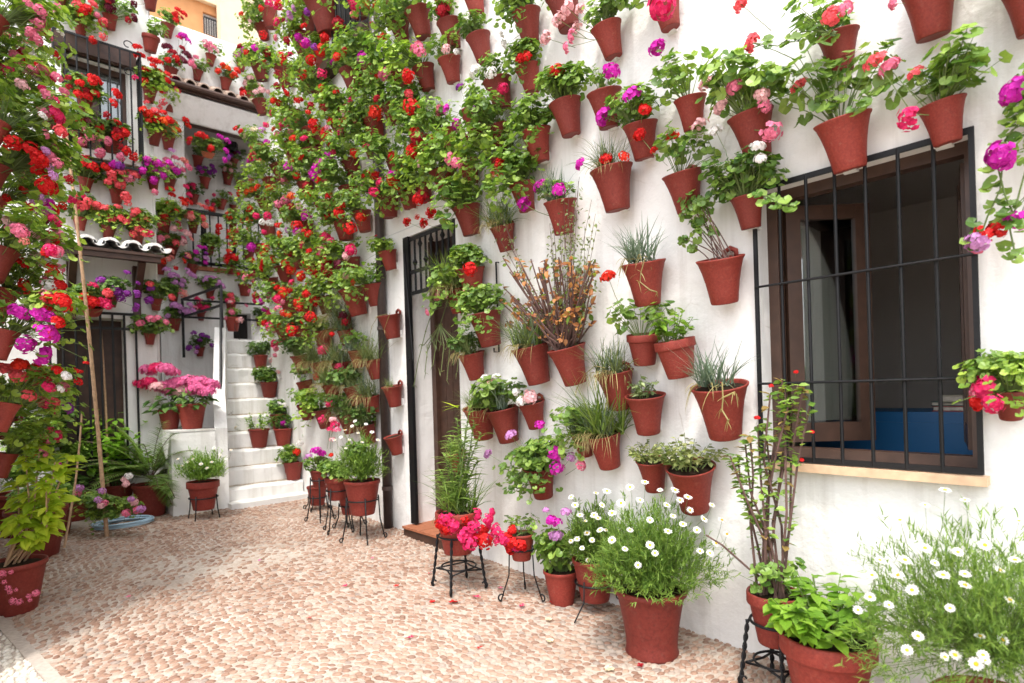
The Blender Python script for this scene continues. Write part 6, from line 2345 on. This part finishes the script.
on_step('white flowered pot standing high at the wall end of the stairs', 279, 5, 0, 17, 'plain', ['gd', 'g'], [(270, 376, 'white', .9), (278, 372, 'pale', .8), (279, 378, 'white', .7)], fscale=1.05, back=.085)
on_step('pink and white flowered pot near the stair top against the flowered wall', 270, 7, 0, 14, 'plain', ['gd', 'gs'], [(271, 360, 'pale', 1.0), (269, 368, 'white', .9), (275, 355, 'pink', .8)], fscale=1.0, back=.085)
g_ = hit_y(233, 334, SY + tread * 9.6)
ro, c, rm = standing('pot of pink geraniums on thin legs at the top of the stairs', V((g_.x, g_.y, LZ + .13)), .21, 'plain', ['g'], [(232, 312, 'pink', 1.2), (238, 320, 'salmon', .9), (226, 318, 'pink', .8), (241, 320, 'pale', .9), (230, 302, 'pale', .8)], fscale=.7, group='pots standing on the stairs')
stand('small wire stand at the top of the stairs', (g_.x, g_.y, LZ + .24), .16, LZ, False, 3, .05, False)
# daisy pot beside the plinth
ro, c, D = stood('white daisies in a banded pot on a wire stand before the plinth', 'wire stand with curled tips in front of the plinth', 203, 481, 30, 519, 'band', None, legs=4, splay=.03, scroll=False, group='floor pots near the plinth', name='potted_daisy_bush')
put('foliage', feathery(21, .27, .26, 1100, low=0), ro, (0, 0, c.z - ro.location.z + .02))
daisies(ro, c, [(182, 466), (188, 462), (195, 470), (201, 464), (193, 459), (212, 462), (220, 455), (226, 459), (231, 450), (207, 468), (178, 459), (214, 448), (186, 470)], (-.25, -.05), 120)

# hydrangeas on the plinth
def hydrangea(label, px, w, heads, name='potted_hydrangea', zoff=1.105, y=7.5, lr=.2):
    p = hit_y(px, 420, y)
    base = V((p.x, y, zoff))
    D = w / F * depth(base)
    ro, c, rm = standing(label, base, D, 'plain', None, group='hydrangeas on the plinth', name=name)
    rr = random.Random(int(px))
    mb = MB()
    for k in range(70):
        q = rr.uniform(0, 6.28)
        d = lr * math.sqrt(rr.random())
        p = V((math.cos(q) * d, math.sin(q) * d, rr.uniform(-.03, .17)))
        L_ = rr.uniform(.08, .13)
        lf_oval(mb, p, V((0, 0, 1)) + rv(rr, .4), V((math.cos(q), math.sin(q), rr.uniform(-.2, .4))), L_, L_ * .66, rr, 0, curl=.35)
        if k % 4 == 0:
            twig(mb, (0, 0, -.02), p, .004, .003, 1)
    put('foliage', mb.mesh('hydrangea_foliage', [M['hyd'], M['st']]), ro, c - V(ro.location))
    for (x, y_, col, s) in heads:
        k = ('hyd', col)
        if k not in HEADS:
            HEADS[k] = head(9, col, .085, 170, .0165, .14, .72, -.4, 4)
        o = put('flower_head', HEADS[k], ro, at_depth(x, y_ + 7, depth(c) + rr.uniform(-.16, .03)) - V(ro.location), (rr.uniform(-.3, .3), rr.uniform(-.3, .3), rr.uniform(0, 6)), s * 1.3)


hydrangea('hydrangea with a broad bright pink top in a large pot on the plinth', 192, 27, [(165, 380, 'hydrangea', .9), (176, 377, 'hydrangea', 1.0), (188, 376, 'hydrangea', 1.05), (200, 376, 'hydrangea', 1.0), (211, 378, 'hydrangea', .85), (182, 384, 'pale', .9), (196, 383, 'hydrangea', .9), (207, 385, 'hydrangea', .8), (158, 381, 'pale', .8), (171, 385, 'hydrangea', .8)])
hydrangea('deeper pink hydrangea in the smaller pot behind on the plinth', 170, 21, [(148, 364, 'hydrangea', .8), (157, 361, 'hot', .8), (166, 362, 'hydrangea', .85), (141, 378, 'hot', .75), (150, 375, 'hot', .7), (173, 366, 'hydrangea', .7)], y=7.72)
# cycas palm
ro, c, D = grounded('feathery cycas palm in a clay pot beside the plinth', 152, 515, 34, 'plain', None, group='floor pots near the plinth', name='potted_palm')
mb = MB()
rr = random.Random(4)
for k in range(38):
    q = rr.uniform(0, 6.28)
    el = rr.uniform(.25, 1.35) if k > 5 else rr.uniform(-.9, 0)
    d = V((math.cos(q) * math.cos(el), math.sin(q) * math.cos(el), math.sin(el)))
    L_ = rr.uniform(.5, .78) if k > 5 else .45
    p = V((0, 0, .05))
    pts = [p.copy()]
    n = 16
    for i in range(n):
        d = (d + V((0, 0, -.075))).normalized()
        p = p + d * (L_ / n)
        pts.append(p.copy())
    mb.tube(pts, [.004] * len(pts), 3, 1, cap=False)
    side = d.cross(V((0, 0, 1)))
    side = side.normalized() if side.length > .01 else V((1, 0, 0))
    for i in range(3, n + 1):
        for s in (-1, 1):
            for h_ in (0, .5):
                pp = pts[i].lerp(pts[i - 1], h_)
                dd = (side * s + (pts[i] - pts[i - 1]).normalized() * .7 + V((0, 0, .25)))
                blade(mb, pp, dd, .17 * math.sin(PI * (.12 + .8 * i / (n + 1))), .014, .35, rr, 0, seg=2)
put('fronds', mb.mesh('fronds', [M['palm'], M['stb']]), ro, c - V(ro.location))
# green hydrangea bush behind the palm
ro, c, D = grounded('green leafy bush without flowers in a pot between door and palm', 118, 512, 30, 'plain', None, group='floor pots near the plinth', name='potted_shrub')
put('foliage', ovals(401, .42, .88, 520, (.09, .14), .66, 'basil', True, stalks=30), ro, c - V(ro.location))
ro, c, D = grounded('dark leafy bush with red roses in the shade beside the porch door', 72, 508, 30, 'plain', ['gd'], [(62, 386, 'hot', 1.1), (52, 405, 'salmon', 1.0)], group='floor pots near the plinth', name='potted_shrub')
put('foliage', ovals(402, .32, 1.0, 330, (.06, .10), .6, 'hyd', True, stalks=26), ro, c - V(ro.location))

# near side floor pots
LP = 'floor pots by the bamboo canes'
p = hit_g(16, 611)
ro, c, rm = standing('yellow green leafed shrub in a round clay pot at the pale pebble strip', V((p.x, p.y, gz(p.y))), .35, 'plain', None, group=LP, name='potted_shrub')
mb = MB()
rr = random.Random(12)
for k in range(9):
    px_, py_2 = ((40, 445), (55, 462), (25, 450), (18, 480), (60, 495), (46, 480), (70, 455), (35, 500), (15, 515))[k]
    b0 = V((rr.uniform(-.06, .06), rr.uniform(-.06, .06), -.02))
    t0 = at_depth(px_, py_2, depth(c) + rr.uniform(-.15, .15)) - c
    mid = b0.lerp(t0, .5) + V((.05, -.05, -.03)) + rv(rr, .03)
    mb.tube([b0, mid, t0], [.008, .007, .004], 5, 1, cap=False)
    for j in range(46):
        t = 1 - (rr.random() ** 1.4) * .62
        p = b0.lerp(mid, 2 * t) if t < .5 else mid.lerp(t0, 2 * t - 1)
        q = rr.uniform(0, 6.28)
        L_ = rr.uniform(.06, .125)
        lf_oval(mb, p, V((-.1, -.2, 1)) + rv(rr, .4), V((math.cos(q), math.sin(q), .15)), L_, L_ * .55, rr, 0, curl=.25)
put('foliage', mb.mesh('lime_foliage', [M['lime'], simple('pale_twig', (.42, .27, .16), .7)]), ro, c - V(ro.location))
rm = Matrix.Translation(ro.location)
for (x, y, s) in ((8, 588, .8), (13, 601, 1.0), (10, 592, .7), (19, 602, .9), (2, 574, 1.0), (29, 596, .8), (36, 593, .9), (30, 600, .7), (4, 582, .6), (11, 572, .7), (16, 590, .6)):
    bloom(ro, at_depth(x, y, depth(c) - .25), at_depth(x - 10, y - 10, depth(c) - .1), 'pink', rr, s * .5, rm)
ro, c, D = grounded('large dark clay tub behind the yellow green shrub', 38, 556, 52, 'plain', ['g'], [], group=LP, fscale=1.1)
ro, c, D = grounded('clay pot of mauve pelargonium leaning out beside the bamboo feet', 52, 535, 44, 'plain', None, [], group=LP)
rm = Matrix.Translation(ro.location)
mb = MB()
for k, (x, y, s) in enumerate(((72, 494, .9), (90, 500, .8), (106, 500, .75), (122, 500, .62), (134, 502, .4), (98, 512, .6), (114, 510, .6))):
    p = at_depth(x, y, depth(c) - .12) - c
    put('foliage', G['gy%d' % (k % 3)] if k % 2 else G['g%d' % (k % 6)], ro, c - V(ro.location) + p + V((0, 0, -.08)), (0, 0, k), s)
    mb.tube([(0, 0, 0), p * .5 + V((0, 0, .08)), p], .005, 5)
put('stems', mb.mesh('stems', M['st']), ro, c - V(ro.location))
for (x, y, col) in ((79, 488, 'lilac'), (78, 493, 'pink'), (102, 491, 'lilac'), (104, 503, 'pink'), (101, 506, 'pale'), (98, 500, 'lilac'), (125, 480, 'pale'), (129, 476, 'white'), (126, 484, 'pale'), (134, 502, 'pale'), (137, 510, 'pink'), (126, 513, 'pink'), (141, 509, 'lilac'), (131, 499, 'lilac')):
    bloom(ro, at_depth(x, y, depth(c) - rr.uniform(.2, .36)), at_depth(x - 12, y + 12, depth(c)), col, rr, .8, rm)
ro, c, D = grounded('clay tub of bushy green geranium standing against the bamboo side wall', 22, 535, 46, 'plain', None, [(38, 437, 'hot', .7)], group=LP)
for k, (dx, dy, dz, s) in enumerate(((0, 0, .05, 1.2), (.2, -.1, .2, 1.2), (.05, .1, .35, 1.2), (.25, .1, .45, 1.1), (.1, -.1, .55, 1.0))):
    put('foliage', G['g%d' % (k + 1)] if k != 4 else G['gy1'], ro, c - V(ro.location) + V((dx, dy, dz)), (0, 0, k * 2), s)
ro, c, D = grounded('clay pot of red and white geraniums in front of the dark porch door', 74, 520, 30, 'plain', ['gd'], [(66, 377, 'white', .8), (57, 389, 'red', .9), (43, 404, 'coral', .8), (80, 372, 'red', .8), (86, 363, 'red', .7)], group=LP)
for k, (dx, dz) in enumerate(((-.15, .5), (-.1, .75), (-.05, .3), (-.2, .95))):
    put('foliage', G['gd%d' % (k % 3)] if k % 2 else G['g%d' % k], ro, c - V(ro.location) + V((dx, 0, dz)), (0, 0, k * 2), 1.2)
mb = MB()
mb.tube([(0, 0, 0), (-.1, 0, .5), (-.18, 0, 1.0)], [.012, .009, .005], 6)
put('stem', mb.mesh('stem', M['stb']), ro, c - V(ro.location))

# ------------------------------------------------------------------ bamboo canes, hose, petals
def cane(label, foot, top, rad, seed):
    rr = random.Random(seed)
    a, b = V(foot), V(top)
    root = thing('bamboo_cane', label, 'cane', a, 0, 'bamboo canes leaning by the porch')
    d = b - a
    n = int(d.length / .27)
    pts, rs = [], []
    for i in range(n + 1):
        t = i / n
        bow = V((math.sin(t * PI) * .02, 0, 0))
        for dt, k in ((-.006, 1.0), (0, 1.16), (.006, 1.0)):
            tt = min(1, max(0, t + dt))
            if (i == 0 and dt < 0) or (i == n and dt > 0):
                continue
            pts.append(d * tt + bow)
            rs.append(rad * k * (1 - .35 * tt))
    mb = MB()
    mb.tube(pts, rs, 9)
    mb.build('culm', M['bamboo'], root, smooth=True)
    return root, pts


ft = hit_g(107, 537)
ft.z = gz(ft.y)
c1, pts = cane('tall bamboo cane rising from the cobbles past the window cage', ft, at_depth(63, 105, depth(ft) - .1), .019, 1)
ft2 = hit_g(108, 515)
c2, pts2 = cane('second shorter bamboo cane standing behind the tall one', ft2, at_depth(100, 320, depth(ft2)), .016, 2)
b3 = at_depth(62, 478, depth(ft) - .35)
b3g = V((b3.x, b3.y, gz(b3.y)))
cane('thin slanting bamboo cane tied to the tall one', b3g, at_depth(82, 412, depth(ft) - .12), .011, 3)
hp = hit_g(124, 526)
hose = thing('garden_hose', 'pale blue garden hose coiled on the cobbles below the palm', 'hose', (hp.x, hp.y, gz(hp.y)))
mb = MB()
pts = []
for i in range(150):
    q = i / 150 * 2 * PI * 4.3
    rr_ = .20 + .012 * math.sin(q * .37) + .010 * math.cos(i * .11)
    pts.append((rr_ * math.cos(q) * 1.25, rr_ * math.sin(q), .016 + .011 * (i / 36)))
mb.tube(pts, .0105, 7)
mb.build('coil', M['hose'], hose, smooth=True)
mb = MB()
mb.lathe([(.004, 0), (.016, .0), (.016, .05), (.010, .055), (.010, .08), (.004, .08)], 10)
o = mb.build('nozzle', simple('red_plastic', (.5, .05, .03), .4), hose, smooth=True)
o.location = (-.2, -.1, .03)
o.rotation_euler = (1.5, 0, .5)

pm = {}
rp = random.Random(31)
PETALS = [(553, 605, 'red', 1), (455, 604, 'red', 1.6), (476, 599, 'hot', 1.1), (522, 608, 'hot', 1.2), (345, 588, 'hot', .9), (547, 622, 'cream', 1.2), (548, 643, 'cream', 1.4), (612, 672, 'cream', 1.5), (396, 588, 'red', .8), (432, 604, 'red', .9), (500, 590, 'pink', .9), (260, 562, 'magenta', .8),
          (128, 599, 'pink', .9), (230, 610, 'pale', .8), (372, 560, 'pink', .8), (410, 640, 'hot', .9), (640, 668, 'crimson', 1), (310, 620, 'salmon', .8), (480, 650, 'red', .8), (430, 575, 'red', .8)]
mb_by = {}
for i, (x, y, col, s) in enumerate(PETALS):
    p = hit_g(x, y)
    if col not in pm:
        mb = MB()
        for k in range(4):
            floret(mb, V((rp.uniform(-.012, .012), rp.uniform(-.012, .012), .001)), V((0, 0, 1)) + rv(rp, .3), .016, rp, 0, 3)
        pm[col] = mb.mesh('petals', M['b_' + col])
    mb_by.setdefault(col, [])
    o = put('fallen_petal', pm[col], None, (p.x, p.y, gz(p.y) + .016), (0, 0, rp.uniform(0, 6)), s)
    near = 'stands' if x > 430 else 'middle of the courtyard'
    tag(o, '%s fallen petal on the cobbles, %s' % (COLOUR_WORD[col], ['beside the twisted stand', 'nearest the grass pot stand', 'just before the grass pot stand', 'between the two iron stands', 'out from the downpipe', 'out from the daisy tub', 'in front of the daisy tub',
        'lowest before the daisy tub', 'straight out from the door step', 'halfway to the red geranium stand', 'close to the leaning stand', 'out from the stairs', 'near the mended patch', 'lower edge of the mended patch', 'below the downpipe stand',
        'alone amid the open cobbles', 'at the foot of the daisy tub', 'in the open beyond the mended patch', 'low in the open courtyard', 'out from the plank door'][i]), 'petal', 'fallen petals on the cobbles')
